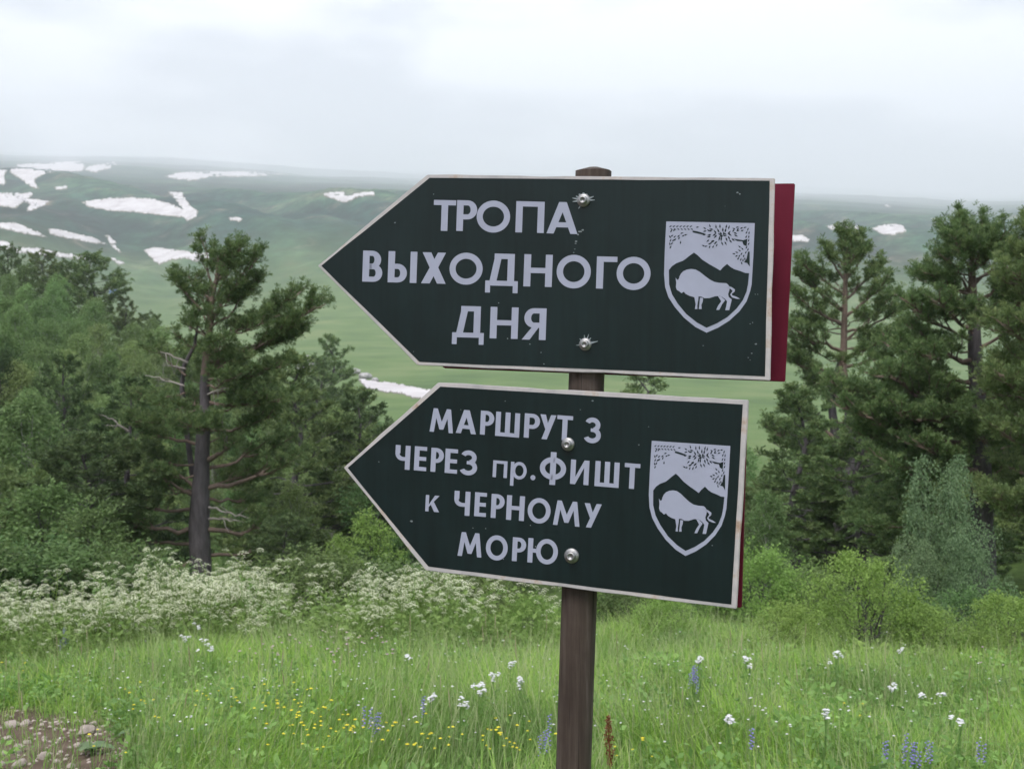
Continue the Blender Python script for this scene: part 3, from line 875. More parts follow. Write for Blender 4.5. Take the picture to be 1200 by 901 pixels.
# ---- shrubs along the meadow edge
SH = [('dark_shrub', 560, 668, 15.5, 1.3, 'dark green shrub under the middle of the lower sign'), ('dark_shrub', 500, 672, 16, 1.2, 'low dark shrub behind the umbels left of the post'),
      ('shrub', 622, 698, 13.2, .9, 'light green shrub touching the left side of the post'), ('dark_shrub', 740, 682, 15, 1.3, 'olive shrub right of the post under the lower sign'),
      ('dark_shrub', 830, 680, 15, 1.3, 'dull green shrub under the right corner of the lower sign'), ('shrub', 780, 728, 12.6, 1.1, 'low light green shrub between post and sign corner'),
      ('shrub', 890, 645, 14.6, 1.0, 'tall light green shrub right of the lower sign corner'), ('dark_shrub', 950, 665, 15, 1.1, 'grey green shrub behind the rounded bright bush'),
      ('shrub', 1012, 650, 12.6, .95, 'large rounded bright green bush with a bare dark stem'), ('shrub', 925, 732, 11.8, 1.1, 'low bright bush left of the large rounded one'),
      ('shrub', 1092, 708, 12.6, 1.3, 'bright low bush right of the large rounded one'), ('shrub', 1188, 695, 12.4, 1.0, 'light green bush at the right edge of the photo'),
      ('dark_shrub', 1150, 690, 14.5, 1.4, 'shaded shrub below the silvery willow'), ('dark_shrub', 1060, 690, 14.6, 1.2, 'dim shrub between the rounded bush and the willow'), ('shrub', 1262, 690, 13, 1.2, 'light green bush just beyond the right edge'),
      ('dark_shrub', 690, 690, 15.2, 1.2, 'dull shrub directly behind the brown post')]
for kd, px, top, d, wd, lab in SH:
    place(kd, px, top, d - .9, lab, wide=wd, hmin=.6)
place('birch', -8, 540, 25, 'soft green birch cut by the left edge behind the umbels', wide=1.3, v=1)
place('broad', 48, 568, 23, 'mid green low tree behind the umbels near the left edge', wide=1.4, v=1)
place('broad', 105, 590, 22, 'shaded low tree behind the umbels, left of the tall pine', wide=1.3, v=0)
for k_, (px, top, d) in enumerate([(-60, 640, 18), (10, 645, 19), (75, 640, 18.5), (140, 648, 19), (185, 672, 20), (292, 672, 20), (330, 655, 18.5), (380, 655, 18), (450, 660, 18.5)]):
    place('dark_shrub', px, top, d, 'dark undergrowth bush behind the white umbels, ' + ['beyond the left edge', 'at the left edge', 'under the left birches', 'well left of the tall trunk', 'touching the left side of the tall trunk', 'just right of the tall trunk', 'between tall trunk and bright young tree', 'under the bright young tree', 'below the lower arrow tip'][k_], wide=1.5)
# ---- right hand trees
place('silver', 1106, 530, 19, 'silvery green willow in front of the big right pine, taller one', wide=.6)
place('silver', 1142, 610, 18, 'lower silvery willow leaning right of the taller willow', wide=.8)
place('silver', 1078, 625, 18.5, 'small grey green willow left of the taller willow', wide=.8)
place('pine', 935, 462, 33, 'low broad pine right of the lower sign', wide=1.5, v=0)
place('pine', 1010, 480, 31, 'low pine filling the gap under the forked pine', wide=1.5, v=2)
place('pine', 752, 436, 75, 'small pine tip showing in the gap between the two signs', wide=1.4, v=0)


# ------------------------------------------------------------------ hero pines with limbs read from the photograph
def hero_pine(nm_label, d, trunk_px, trunk_w, limbs, mat, seed, extra=0, extra_f=(.35, .95), extra_len=2.0, redfrom=.45, per=10, nl_=.105, nw=.021, second=None, dens=1.0, fillscale=1.0, spr=.36):
    """trunk_px: [(px,py)...] from base to tip. limbs: (px0,py0, px1,py1, depth, foliage_start or None, radius)"""
    r = np.random.default_rng(seed)
    P = np.array([at(px, py, d) for px, py in trunk_px])
    zg = hz(P[0][0], P[0][1]); P[0][2] = zg - .1
    org = np.array([P[0][0], P[0][1], zg])
    e = obj('pine_tree', None, loc=org)
    prop(e, nm_label, 'tree')
    tw = np.array(trunk_w) / F * d / 2
    mb = MB()
    tt = np.linspace(0, 1, 22)
    s_ = np.linspace(0, 1, len(P))
    PP = np.stack([np.interp(tt, s_, P[:, k_]) for k_ in range(3)], -1); WW = np.interp(tt, s_, tw) * (1 + r.normal(0, .03, 22))
    PP[1:-1, :2] += r.normal(0, .012, (20, 2))
    cut = int(22 * redfrom)
    mb.tube(PP[:cut + 1] - org, WW[:cut + 1], 12)
    obj('trunk', mb.mesh('trunk', M['bark'], True), e)
    mb2 = MB(); mb2.tube(PP[cut:] - org, WW[cut:], 10)
    o = obj('upper_trunk', mb2.mesh('upper_trunk', M['bark_red'], True), e); prop(o, 'orange upper trunk')
    tufts = []; wood = MB()
    if second:
        S = np.array([at(px, py, d + .3) for px, py in second[0]])
        mb3 = MB(); mb3.tube(S - org, np.array(second[1]) / F * d / 2, 8)
        o = obj('dead_stem', mb3.mesh('dead_stem', M['bark'], True), e); prop(o, 'second crooked stem forking off to the left')
    for (x0, y0, x1, y1, dep, f0, rad) in limbs:
        a = at(x0, y0, d); b = at(x1, y1, d + dep)
        q = curve(a, b, .05 if f0 is not None else -.02, .055, 9, r)
        m_ = MB(); rr_ = rad / F * d / 2
        m_.tube(q - org, np.linspace(rr_ * .85, rr_ * .22, 9), 6)
        dead = f0 is None
        if dead:
            for _ in range(3):
                s0 = r.uniform(.3, .9); pp = samp(q, s0); dd = unit(q[-1] - q[0] + r.normal(0, .8, 3))
                m_.tube(curve(pp, pp + dd * r.uniform(.2, .6), 0, .1, 4, r) - org, np.linspace(rr_ * .35, rr_ * .1, 4), 3)
        o = obj('branch', m_.mesh('branch', M['dead'] if dead else M['bark_red'], True), e)
        if dead: prop(o, 'bare bleached branch')
        if f0 is not None:
            pine_sprays(q - org, f0, np.linalg.norm(b - a) * spr + .25, r, wood, tufts, rr_, dens)
    for k_ in range(extra):
        s0 = r.uniform(*extra_f); p0 = samp(PP, s0)
        az = r.uniform(0, 6.28); Lg = extra_len * (1.15 - s0) * r.uniform(.5, 1.1) * fillscale
        el = np.interp(s0, [0, .6, 1], [0, .3, 1.0]) + r.normal(0, .1)
        b = p0 + Lg * np.array([math.cos(az) * math.cos(el), math.sin(az) * math.cos(el), math.sin(el)])
        q = curve(p0, b, .06, .1, 7, r)
        wood.tube(q - org, np.linspace(.03, .01, 7), 4)
        pine_sprays(q - org, .35, Lg * .36 + .15, r, wood, tufts, .03, dens)
    crown = obj('crown', tuft_mesh('crown', tufts, mat, nl_, nw, per, seed), e)
    o = obj('twigs', wood.mesh('twigs', M['bark_red']), e); o['kind'] = 'stuff'
    return e, len(tufts)


LB = [
    # bare lower limbs
    (238, 652, 172, 672, -.6, .75, 7), (240, 650, 312, 643, .8, .6, 6), (232, 634, 138, 630, .5, .45, 6), (230, 620, 142, 612, -.5, .45, 8), (243, 620, 330, 616, .4, .45, 8),
    (242, 608, 280, 610, -.8, None, 4), (230, 597, 150, 590, .8, .4, 6), (243, 594, 288, 607, -.9, None, 4), (243, 584, 300, 584, .9, .4, 5), (228, 580, 196, 562, -.6, .8, 8),
    (243, 572, 345, 540, -.3, .55, 8), (230, 570, 199, 545, .6, .8, 6), (242, 548, 330, 520, .7, .4, 6), (243, 538, 268, 524, -.7, .7, 9),
    (238, 520, 160, 500, .4, .35, 6), (240, 505, 320, 488, .3, .35, 6),
    # crown
    (240, 492, 150, 492, -.7, .3, 5), (241, 470, 330, 470, -.6, .3, 5), (240, 460, 300, 452, .9, .3, 5), (240, 445, 330, 428, -.4, .3, 5), (241, 430, 312, 405, .5, .3, 5),
    (242, 425, 372, 362, -.2, .38, 6), (243, 410, 352, 392, .4, .45, 5), (244, 400, 345, 348, .1, .4, 5), (244, 395, 318, 372, -.5, .35, 4), (246, 385, 305, 330, .4, .4, 4),
    (247, 372, 300, 302, -.3, .4, 4), (248, 360, 278, 290, .2, .4, 4), (249, 350, 262, 300, -.4, .4, 4), (247, 365, 220, 322, .3, .45, 4), (246, 372, 206, 330, -.2, .5, 4),
    (249, 340, 240, 283, .1, .35, 4), (249, 335, 282, 292, -.3, .35, 4), (246, 380, 226, 350, .5, .3, 4), (245, 395, 225, 372, -.5, .4, 3), (250, 330, 292, 345, .2, .3, 3),
    # left-hand dead and living side limbs of the second stem
    (220, 425, 188, 412, 0, None, 4), (218, 432, 190, 428, .2, None, 3), (224, 388, 216, 370, .1, None, 3), (216, 452, 170, 440, .3, None, 3), (150, 505, 120, 486, -.3, None, 4), (240, 463, 268, 455, -.6, None, 3.5), (268, 525, 258, 492, -1.2, None, 3),
    (218, 440, 180, 402, .6, .5, 3), (217, 460, 165, 468, .5, .3, 3),
]
e, nt_ = hero_pine('tall lone pine with a thick dark trunk and wind swept crown, left of the signs', 28,
                   [(236, 690), (234, 620), (236, 560), (240, 490), (241, 440), (245, 390), (250, 340), (256, 300)], [28, 24, 20, 14, 11, 8, 5, 2], LB, M['pine_needles'], 5,
                   extra=34, extra_f=(.25, .95), extra_len=2.7, redfrom=.55, second=([(226, 560), (218, 500), (213, 452), (216, 428), (228, 405), (232, 380)], [7, 6, 5.5, 5, 4, 2]), dens=1.4, spr=.30)
print('hero tufts', nt_)

LB2 = [(985, 560, 905, 500, -1, .35, 7), (985, 540, 1060, 500, .8, .35, 6), (988, 520, 930, 470, 1, .35, 6), (988, 505, 1050, 465, -1, .35, 6),
       (985, 446, 925, 420, -.5, .35, 6), (985, 440, 905, 400, .7, .35, 6), (990, 430, 1062, 405, .3, .35, 6), (990, 420, 1062, 380, -.7, .4, 6), (988, 412, 930, 385, -.8, .35, 6),
       (989, 400, 1040, 352, .2, .4, 5), (989, 390, 1062, 358, .5, .5, 5), (988, 380, 930, 345, -.2, .4, 5), (990, 372, 1038, 330, -.5, .35, 5), (989, 365, 935, 322, .5, .4, 5),
       (990, 350, 1030, 310, .3, .35, 4), (990, 345, 940, 305, -.4, .4, 4), (991, 330, 965, 288, .3, .35, 4), (991, 325, 1018, 292, -.3, .35, 4), (992, 315, 985, 270, 0, .3, 3), (992, 312, 1002, 274, .3, .3, 3),
       (985, 470, 960, 440, .2, None, 4), (990, 448, 1022, 452, .2, None, 4)]
e, nt_ = hero_pine('slender pine with a forked reddish trunk and rounded top, right of the signs', 40,
                   [(992, 640), (994, 540), (996, 480), (988, 440), (989, 400), (990, 350), (992, 310), (992, 268)], [17, 15, 12, 10, 8, 6, 4, 2], LB2, M['pine_needles'], 6,
                   extra=36, extra_f=(.25, .95), extra_len=3.0, redfrom=.3, second=([(978, 640), (980, 520), (974, 470), (978, 445), (986, 420)], [12, 11, 9, 8, 6]), per=9, nl_=.15, nw=.034, dens=1.0)
print('hero2 tufts', nt_)

LB3 = []
for (y0, x1, y1, dep, f0, rad) in [
        (560, 1040, 545, -1.2, .3, 9), (552, 1080, 520, -1.6, .3, 9), (545, 1010, 510, .6, .3, 9), (530, 1240, 520, .3, .25, 9), (520, 990, 478, -.5, .3, 9), (510, 1020, 468, .7, .3, 8), (505, 1230, 470, -1, .3, 8),
        (498, 1055, 480, -1.5, .3, 8), (490, 985, 455, .2, .4, 8), (478, 1035, 440, -.9, .35, 8), (470, 1240, 430, .5, .3, 8), (462, 1065, 440, 1.1, .3, 7), (450, 1045, 405, -.3, .4, 7),
        (445, 1220, 400, -.9, .3, 7), (430, 1068, 385, .5, .35, 7), (422, 1068, 412, -1, .3, 7), (410, 1222, 355, .4, .3, 6), (400, 1062, 352, -.4, .35, 6), (388, 1098, 350, -1, .3, 6), (378, 1205, 330, .6, .3, 6),
        (365, 1092, 318, .3, .35, 5), (355, 1190, 318, -.5, .3, 5), (345, 1108, 302, .5, .35, 5), (335, 1180, 290, .3, .35, 5), (322, 1118, 280, -.3, .35, 4), (312, 1168, 268, 0, .35, 4), (310, 1124, 256, .1, .35, 4), (310, 1152, 258, -.1, .3, 4), (305, 1138, 272, .3, .3, 4)]:
    x0 = np.interp(y0, [300, 560], [1138, 1150])
    LB3.append((x0, y0, x1, y1, dep, f0, rad))
e, nt_ = hero_pine('biggest pine at the right edge with a broad dark crown and twin tips', 27,
                   [(1152, 705), (1152, 640), (1150, 560), (1146, 480), (1142, 400), (1140, 330), (1139, 295), (1138, 264)], [34, 30, 26, 20, 15, 9, 5, 2], LB3, M['pine_needles'], 8,
                   extra=62, extra_f=(.2, .92), extra_len=3.2, redfrom=.6, dens=1.35, per=10)
print('hero3 tufts', nt_)
LB4 = [(1225, y0, 1225 + sx * ln, y0 - rise, dp, .3, 6) for (y0, sx, ln, rise, dp) in
       [(600, -1, 55, 15, -1), (580, 1, 60, 15, .5), (560, -1, 60, 20, .8), (535, -1, 50, 30, -.8), (520, 1, 60, 20, 0), (500, -1, 55, 30, .4), (475, -1, 50, 35, -.8), (460, 1, 60, 20, .8), (440, -1, 48, 35, .3),
        (415, -1, 45, 35, -.6), (400, 1, 50, 30, .3), (380, -1, 42, 38, .5), (355, -1, 35, 35, -.4), (340, 1, 35, 40, .2), (325, -1, 28, 38, .2), (305, -1, 20, 38, 0), (300, 1, 20, 38, 0)]]
e, nt_ = hero_pine('pine cut by the right edge of the photo, close behind the biggest pine', 24,
                   [(1230, 715), (1229, 640), (1228, 560), (1226, 480), (1225, 400), (1223, 330), (1220, 290), (1218, 258)], [28, 25, 21, 17, 12, 8, 4, 2], LB4, M['pine_needles'], 9,
                   extra=50, extra_f=(.2, .92), extra_len=2.4, redfrom=.5, dens=1.35, per=10)
print('hero4 tufts', nt_)

# ------------------------------------------------------------------ small blue tent far behind the left forest
p = hit(133, 345)
if p is not None:
    d = p[1]; s = 9 / F * d
    e = obj('tent', None, loc=p)
    prop(e, 'tiny blue pitched tent seen beyond the left forest', 'tent')
    m_blue = simple('blue_tarpaulin', (.10, .20, .42), .6)
    Vt = np.array([[-s * .6, -s * .4, 0], [s * .6, -s * .4, 0], [s * .6, s * .4, 0], [-s * .6, s * .4, 0], [-s * .45, 0, s * .62], [s * .45, 0, s * .62]])
    obj('canvas', mesh_np('canvas', Vt, [(0, 4, 3), (1, 2, 5)], [(0, 1, 5, 4), (2, 3, 4, 5), (0, 3, 2, 1)], m_blue), e)
    mb = MB(); mb.tube([[-s * .5, 0, s * .63], [s * .5, 0, s * .63]], s * .03, 5)
    obj('ridge_pole', mb.mesh('ridge_pole', M['dead']), e)

# ------------------------------------------------------------------ meadow
def scatter(n, y0, y1, margin, power=1.0):
    y = (rng.random(n) ** power) * (y1 - y0) + y0
    x = rng.uniform(-1, 1, n) * (.467 * y + margin)
    return x, y


def blades(n, y0, y1, margin, h0, h1, w0, w1, mat, name, label, bend=.45, power=.9, segs=2):
    x, y = scatter(n, y0, y1, margin, power)
    clump = fbm(x * 1.1, y * 1.1, 91)
    keep = rng.random(n) > soil_mask(x, y) * .9
    x, y, clump = x[keep], y[keep], clump[keep]
    # gather in tussocks
    x = x + .05 * fbm(x * 9, y * 9, 5); y = y + .05 * fbm(x * 9 + 7, y * 9, 6)
    n = len(x)
    z = height(x, y)
    h = (h0 + (h1 - h0) * rng.random(n) ** 1.6) * (1 + .5 * clump + .45 * fbm(x * 2.6, y * 2.6, 95)) * (1 - .55 * np.clip(soil_mask(x + .15, y - .4), 0, 1))
    wd = rng.uniform(w0, w1, n)
    az = rng.uniform(0, 2 * math.pi, n) * .55 + 5 * fbm(x * .8, y * .8, 97); sa = az + math.pi / 2 + rng.normal(0, .4, n)
    bd = h * rng.uniform(.1, bend * 2, n)
    side = np.stack([np.cos(sa), np.sin(sa), np.zeros(n)], -1) * wd[:, None] * .5
    lean = np.stack([np.cos(az), np.sin(az), np.zeros(n)], -1)
    B = np.stack([x, y, z - .01], -1)
    vs = []
    for t, ww in ((0, 1.0), (.5, .8)):
        c = B + lean * (bd * t ** 2)[:, None] + np.array([0, 0, 1]) * (h * t * (1 - .12 * t))[:, None]
        vs += [c - side * ww, c + side * ww]
    tip = B + lean * bd[:, None] + np.array([0, 0, 1]) * (h * .86)[:, None]
    vs.append(tip)
    Vv = np.stack(vs, 1).reshape(-1, 3)
    b = np.arange(n)[:, None] * 5
    me_ = mesh_np(name, Vv, b + np.array([[2, 3, 4]]), b + np.array([[0, 1, 3, 2]]), mat)
    o = obj(name, me_); prop(o, label, 'grass', kind='stuff')
    return o


blades(170000, 4.6, 14.0, 1.6, .12, .40, .004, .010, M['grass'], 'grass', 'tall green meadow grass in front of and around the post', power=.95)
blades(50000, 13.5, 26, 3, .12, .36, .012, .022, M['grass'], 'grass', 'meadow grass running down to the trees behind the flowers', power=.8)
M['grass_tips'] = foliage('pale_grass_tips', (.24, .33, .13), (.46, .50, .28), .35, 0.0)
blades(24000, 5.0, 14.0, 1.6, .30, .58, .003, .006, M['grass_tips'], 'grass', 'pale flowering grass stems above the green meadow', bend=.2)
blades(26000, 4.2, 9.5, 1.2, .05, .16, .005, .009, M['grass'], 'grass', 'short trodden grass along the near edge of the meadow', power=1.2)


def herbs(nc, y0, y1, margin, name, label, mat, ls=(.035, .07), hh=(.05, .28), per=26, spread=.13, umin=-9999, umax=9999):
    x, y = scatter(nc, y0, y1, margin)
    uu = 600 + F * x / y; k0 = (uu > umin) & (uu < umax); x, y = x[k0], y[k0]; nc = len(x)
    keep = (rng.random(nc) > soil_mask(x, y) * .985) & (fbm(x * .9, y * .9, 123) > -.25)
    x, y = x[keep], y[keep]; n = len(x)
    hgt = rng.uniform(hh[0], hh[1], n)
    sc_ = rng.uniform(.6, 1.3, n)
    th = rng.uniform(0, 6.28, (n, per)); rad = spread * np.sqrt(rng.random((n, per))) * sc_[:, None]
    px_ = x[:, None] + rad * np.cos(th); py_ = y[:, None] + rad * np.sin(th)
    pz = height(px_.ravel(), py_.ravel()).reshape(px_.shape) + hgt[:, None] * rng.random((n, per)) ** .6
    P = np.stack([px_, py_, pz], -1).reshape(-1, 3)
    D = np.stack([np.cos(th), np.sin(th), np.full_like(th, .35)], -1).reshape(-1, 3)
    lsz = np.repeat(rng.uniform(ls[0], ls[1], n), per)[:, None]
    V_, Q_ = leaf_quads(P, D, lsz, rng, .55)
    o = obj(name, mesh_np(name, V_, None, Q_, mat)); prop(o, label, 'herbs', kind='stuff')


herbs(3600, 5.0, 14.5, 1.6, 'meadow_herbs', 'leafy meadow herbs mixed through the grass', M['herb'])
herbs(900, 5.0, 11, 1.4, 'meadow_herbs', 'low broad leaved weeds near the front of the meadow', M['herb'], ls=(.035, .075), hh=(.03, .12), per=16, spread=.12)
herbs(1100, 10.6, 15.0, 2.5, 'meadow_herbs', 'yellow green leafy growth beneath the white umbels', M['parsley_leaf'], ls=(.04, .08), hh=(.25, .68), per=40, spread=.24, umax=660)
herbs(500, 10.5, 14.5, 2.5, 'meadow_herbs', 'leafy undergrowth at the foot of the right hand bushes', M['bright_leaves'], ls=(.04, .07), hh=(.1, .3), per=36, spread=.2, umin=640)


# ---- umbel plants
def dome_disc(mb, c, rad, r, n=6):
    th = np.arange(n) / n * 6.283 + r.uniform(0, 6)
    ring_ = np.stack([np.cos(th) * rad, np.sin(th) * rad, np.full(n, -rad * .35)], -1) * r.uniform(.8, 1.2, (n, 1))
    V_ = np.concatenate([[[0, 0, rad * .15]], ring_]) + c
    T_ = [(0, 1 + k_, 1 + (k_ + 1) % n) for k_ in range(n)]
    mb.add(V_, T_)


def umbel_mesh(seed, rad=.045):
    r = np.random.default_rng(seed)
    fl = MB()
    for k_ in range(17):
        a = k_ * 2.399; q = rad * 1.08 * math.sqrt((k_ + .4) / 17)
        c = np.array([math.cos(a) * q, math.sin(a) * q, -q * q / rad * .55 + r.normal(0, .003)])
        dome_disc(fl, c, r.uniform(.0058, .0092), r, 5)
    return fl.mesh('umbel', M['umbel'])


UM = [umbel_mesh(s) for s in (1, 2, 3)]


def parsley(seed, H):
    """returns stem mesh and umbel placements"""
    r = np.random.default_rng(seed)
    st = MB(); places = []
    main = curve([0, 0, 0], [r.normal(0, .06), r.normal(0, .06), H], 0, .04, 6, r)
    st.tube(main, np.linspace(.007, .003, 6), 4)
    places.append(main[-1])
    for k_ in range(9):
        s = r.uniform(.35, .92); p0 = samp(main, s); az = k_ * 2.4
        ln = r.uniform(.14, .34) * (1.25 - s * .6)
        p1 = p0 + np.array([math.cos(az) * ln * .75, math.sin(az) * ln * .75, ln * .85])
        p1[2] = min(p1[2], H * 1.02)
        st.tube(curve(p0, p1, .08, .05, 4, r), np.linspace(.004, .002, 4), 3)
        places.append(p1)
    P = []; D = []
    for k_ in range(7):
        s = r.uniform(.1, .75); p0 = samp(main, s); az = r.uniform(0, 6.28)
        ln = r.uniform(.12, .26)
        for t in np.linspace(.2, 1, 9):
            P.append(p0 + np.array([math.cos(az) * ln * t, math.sin(az) * ln * t, .1 * t - .12 * t * t]) + r.normal(0, .018, 3)); D.append([math.cos(az + r.normal(0, .9)), math.sin(az + r.normal(0, .9)), .1])
    V_, Q_ = leaf_quads(np.array(P), np.array(D), .06, r, .5)
    leaf = MB(); leaf.add(V_, None, Q_)
    return st.mesh('stem', M['parsley_leaf']), leaf.mesh('leaves', M['parsley_leaf']), places


PP_ = [parsley(300 + k_, H) for k_, H in enumerate((.95, 1.1, .8, 1.0, .9))]


def parsley_density(u, y):
    """how thick the white umbels stand at photo column u"""
    return np.interp(u, [-100, 0, 300, 350, 375, 415, 430, 520, 560, 580, 600, 640, 720], [1, 1, .9, .4, .12, .15, .5, .55, .25, .03, .03, .22, .0])


cnt = 0; tries = 0
spots = []
while cnt < 110 and tries < 5000:
    tries += 1
    y = random.uniform(10.4, 13.8); u = random.uniform(-60, 700); x = (u - 600) / F * y
    if random.random() > parsley_density(u, y) * np.interp(y, [10.4, 11.8, 13.8], [.12, .75, 1]): continue
    if any((x - a) ** 2 + (y - b) ** 2 < .16 ** 2 for a, b in spots): continue
    spots.append((x, y))
    stem, leaf, pl = PP_[cnt % 5]
    if fbm(x / .9, y / .9, 401) < -.3: continue
    s = (random.uniform(.86, 1.08) + .20 * float(fbm(x / .8, y / .8, 402))) * np.interp(y, [10.4, 12.2], [.7, 1])
    e = obj('cow_parsley', None, loc=(x, y, hz(x, y)))
    e.scale = (s, s, s); e.rotation_euler = (0, 0, random.uniform(0, 6.28))
    w1_ = 'tall' if s > 1.0 else 'middling' if s > .88 else 'short'
    w2_ = 'beyond the left edge' if u < 0 else 'at the left edge' if u < 60 else 'below the left birches' if u < 120 else 'well left of the thick pine trunk' if u < 190 else 'right before the thick pine trunk' if u < 260 else 'just right of the thick pine trunk' if u < 330 else 'midway between pine trunk and lower sign' if u < 430 else 'below the lower arrow tip' if u < 500 else 'under the left half of the lower sign' if u < 590 else 'beside the brown post'
    w3_ = 'front row' if y < 11.8 else 'middle row' if y < 12.9 else 'back row'
    prop(e, '%s cream cow parsley %s, %s' % (w1_, w2_, w3_), 'wildflower', 'cow parsley plants in the flowering band')
    obj('stem', stem, e); obj('leaves', leaf, e)
    for q_, p in enumerate(pl):
        o = obj('umbel', UM[(q_ + cnt) % 3], e, p); o.scale = (.85, .85, .85) if q_ else (1.15, 1.15, 1.1)
        o.rotation_euler = (random.uniform(-.3, .3), random.uniform(-.3, .3), random.uniform(0, 6))
    cnt += 1
# the crowded rest of the band, as one mass
fl = MB(); lf = MB()
uv = [np.array([v.co[:] for v in m_.vertices]) for m_ in UM]
ut = [np.array([p.vertices[:] for p in m_.polygons]) for m_ in UM]
for k_ in range(900):
    y = random.uniform(10.8, 14.8); u = random.uniform(-230, 720); x = (u - 600) / F * y
    if random.random() > parsley_density(u, y) * np.interp(y, [10.8, 12.2, 14.8], [.25, 1, 1]): continue
    z = hz(x, y); H = (random.uniform(.66, .98) + .20 * float(fbm(x / .8, y / .8, 402))) * np.interp(y, [10.8, 12.4], [.75, 1])
    if fbm(x / .9, y / .9, 401) < -.12: continue
    for m_ in range(9):
        q_ = random.randrange(3)
        p = np.array([x + random.gauss(0, .13), y + random.gauss(0, .13), z + H * random.uniform(.66, 1.0)])
        fl.add(uv[q_] * random.uniform(.6, 1.05) + p, ut[q_])
        lf.tube([[x, y, z + H * .4], list(p - [0, 0, .01])], .0025, 3)
o = obj('cow_parsley_mass', fl.mesh('cow_parsley_mass', M['umbel'])); prop(o, 'crowded cream white umbels filling the band before the trees', 'wildflowers', kind='stuff')
o = obj('cow_parsley_stalks', lf.mesh('cow_parsley_stalks', M['parsley_leaf'])); prop(o, 'thin green stalks under the crowded white umbels', 'stalks', kind='stuff')


# ---- small flowers, uncountable ones as stuff
def dots(n, fu, rad, mat, name, label, z0, z1, kind='stuff', cat='wildflowers'):
    mb = MB(); stalk = MB(); c = 0; r = rng
    while c < n:
        u, y = fu()
        x = (u - 600) / F * y
        z = hz(x, y)
        H = random.uniform(z0, z1)
        dome_disc(mb, np.array([x, y, z + H]), rad * random.uniform(.7, 1.2), r, 6)
        stalk.tube([[x + random.gauss(0, .02), y, z], [x, y, z + H - rad * .3]], .0018, 3)
        c += 1
    o = obj(name, mb.mesh(name, mat)); prop(o, label, cat, kind=kind)
    o2 = obj('flower_stalks', stalk.mesh('flower_stalks', M['herb'])); prop(o2, 'green stalks carrying ' + label, 'stalks', kind='stuff')


yd = lambda py: (1.6 * F) / (py - 400 + .0001)   # only a starting guess; replaced by the exact ground hit below


def ucl(centers, s):
    def f():
        cx, cy = random.choice(centers)
        while True:
            u = random.gauss(cx, s); v_ = random.gauss(cy, s * .5)
            h = hit(u, v_ + 42)
            if h is None: h = hit(u, 905)
            if h is not None and h[1] < 14: return u, max(h[1], 5.6)
    return f


dots(120, ucl([(350, 850), (345, 832), (430, 875), (500, 880), (590, 885), (400, 870), (560, 890), (620, 880), (350, 870)], 26), .010, M['yellow_petal'], 'buttercups', 'small yellow buttercups in front of and left of the post', .22, .34)
dots(45, ucl([(10, 770), (150, 805), (160, 822), (240, 820), (255, 825), (180, 840), (770, 890), (750, 893), (290, 815), (15, 740), (120, 880), (1000, 840)], 14), .010, M['yellow_petal'], 'buttercups', 'scattered yellow buttercups along the left and bottom of the meadow', .2, .32)
dots(420, ucl([(x_, y_) for x_ in range(60, 1200, 90) for y_ in (760, 800, 845)], 60), .0075, M['white_petal'], 'tiny_white_flowers', 'tiny white blossoms sprinkled through the grass', .25, .4)
dots(60, ucl([(x_, y_) for x_ in range(300, 480, 30) for y_ in (765, 785)] + [(140, 755), (1160, 790)], 16), .011, M['pink_petal'], 'pink_flowers', 'faded pink flower heads left of the post', .35, .5)


# ---- individual clumps: white phlox-like, violet spikes, seed head
def flower_plant(px, py, w_px, n, mat, label, spike=False, petal=.012, hgt=.5, cat='wildflower', name='wildflower'):
    """py = image height of the blossom centre"""
    y = 11.0
    for _ in range(12):
        x = (px - 600) / F * y; zt = hz(x, y) + hgt
        v = ray(px, py)
        # march: choose y where the blossom centre stands hgt above the ground
        e_ = at(px, py, y)[2] - zt
        y += e_ * 4.0; y = min(max(y, 5.5), 16.5)
    x = (px - 600) / F * y; z = hz(x, y)
    e = obj(name, None, loc=(x, y, z)); prop(e, label, cat)
    st = MB(); ld = MB(); P = []; D = []
    rw = w_px / F * y / 2
    for k_ in range(n):
        top = np.array([random.gauss(0, rw * .6), random.gauss(0, rw * .6), hgt + random.gauss(0, rw * .55)])
        base = np.array([top[0] * .3, top[1] * .3, 0])
        q = curve(base, top, 0, .05, 4); st.tube(q, .0025, 3)
        for t in (.3, .5, .7):
            P.append(samp(q, t)); D.append([random.gauss(0, 1), random.gauss(0, 1), .5])
        fm = MB()
        if spike:
            for s in range(13):
                a = s * 2.4; zz = -s * .0085
                dome_disc(fm, np.array([math.cos(a) * .007, math.sin(a) * .007, zz]), .0068, rng, 4)
        else:
            for s in range(7):
                d_ = unit(rng.normal(size=3) + [0, 0, .5]) * petal * .9
                dome_disc(fm, d_, petal * .72, rng, 5)
        obj('flower_head', fm.mesh('flower_head', mat), e, top)
    V_, Q_ = leaf_quads(np.array(P), np.array(D), .06, rng, .3); ld.add(V_, None, Q_)
    obj('stem', st.mesh('stem', M['herb']), e); obj('leaves', ld.mesh('leaves', M['herb']), e)


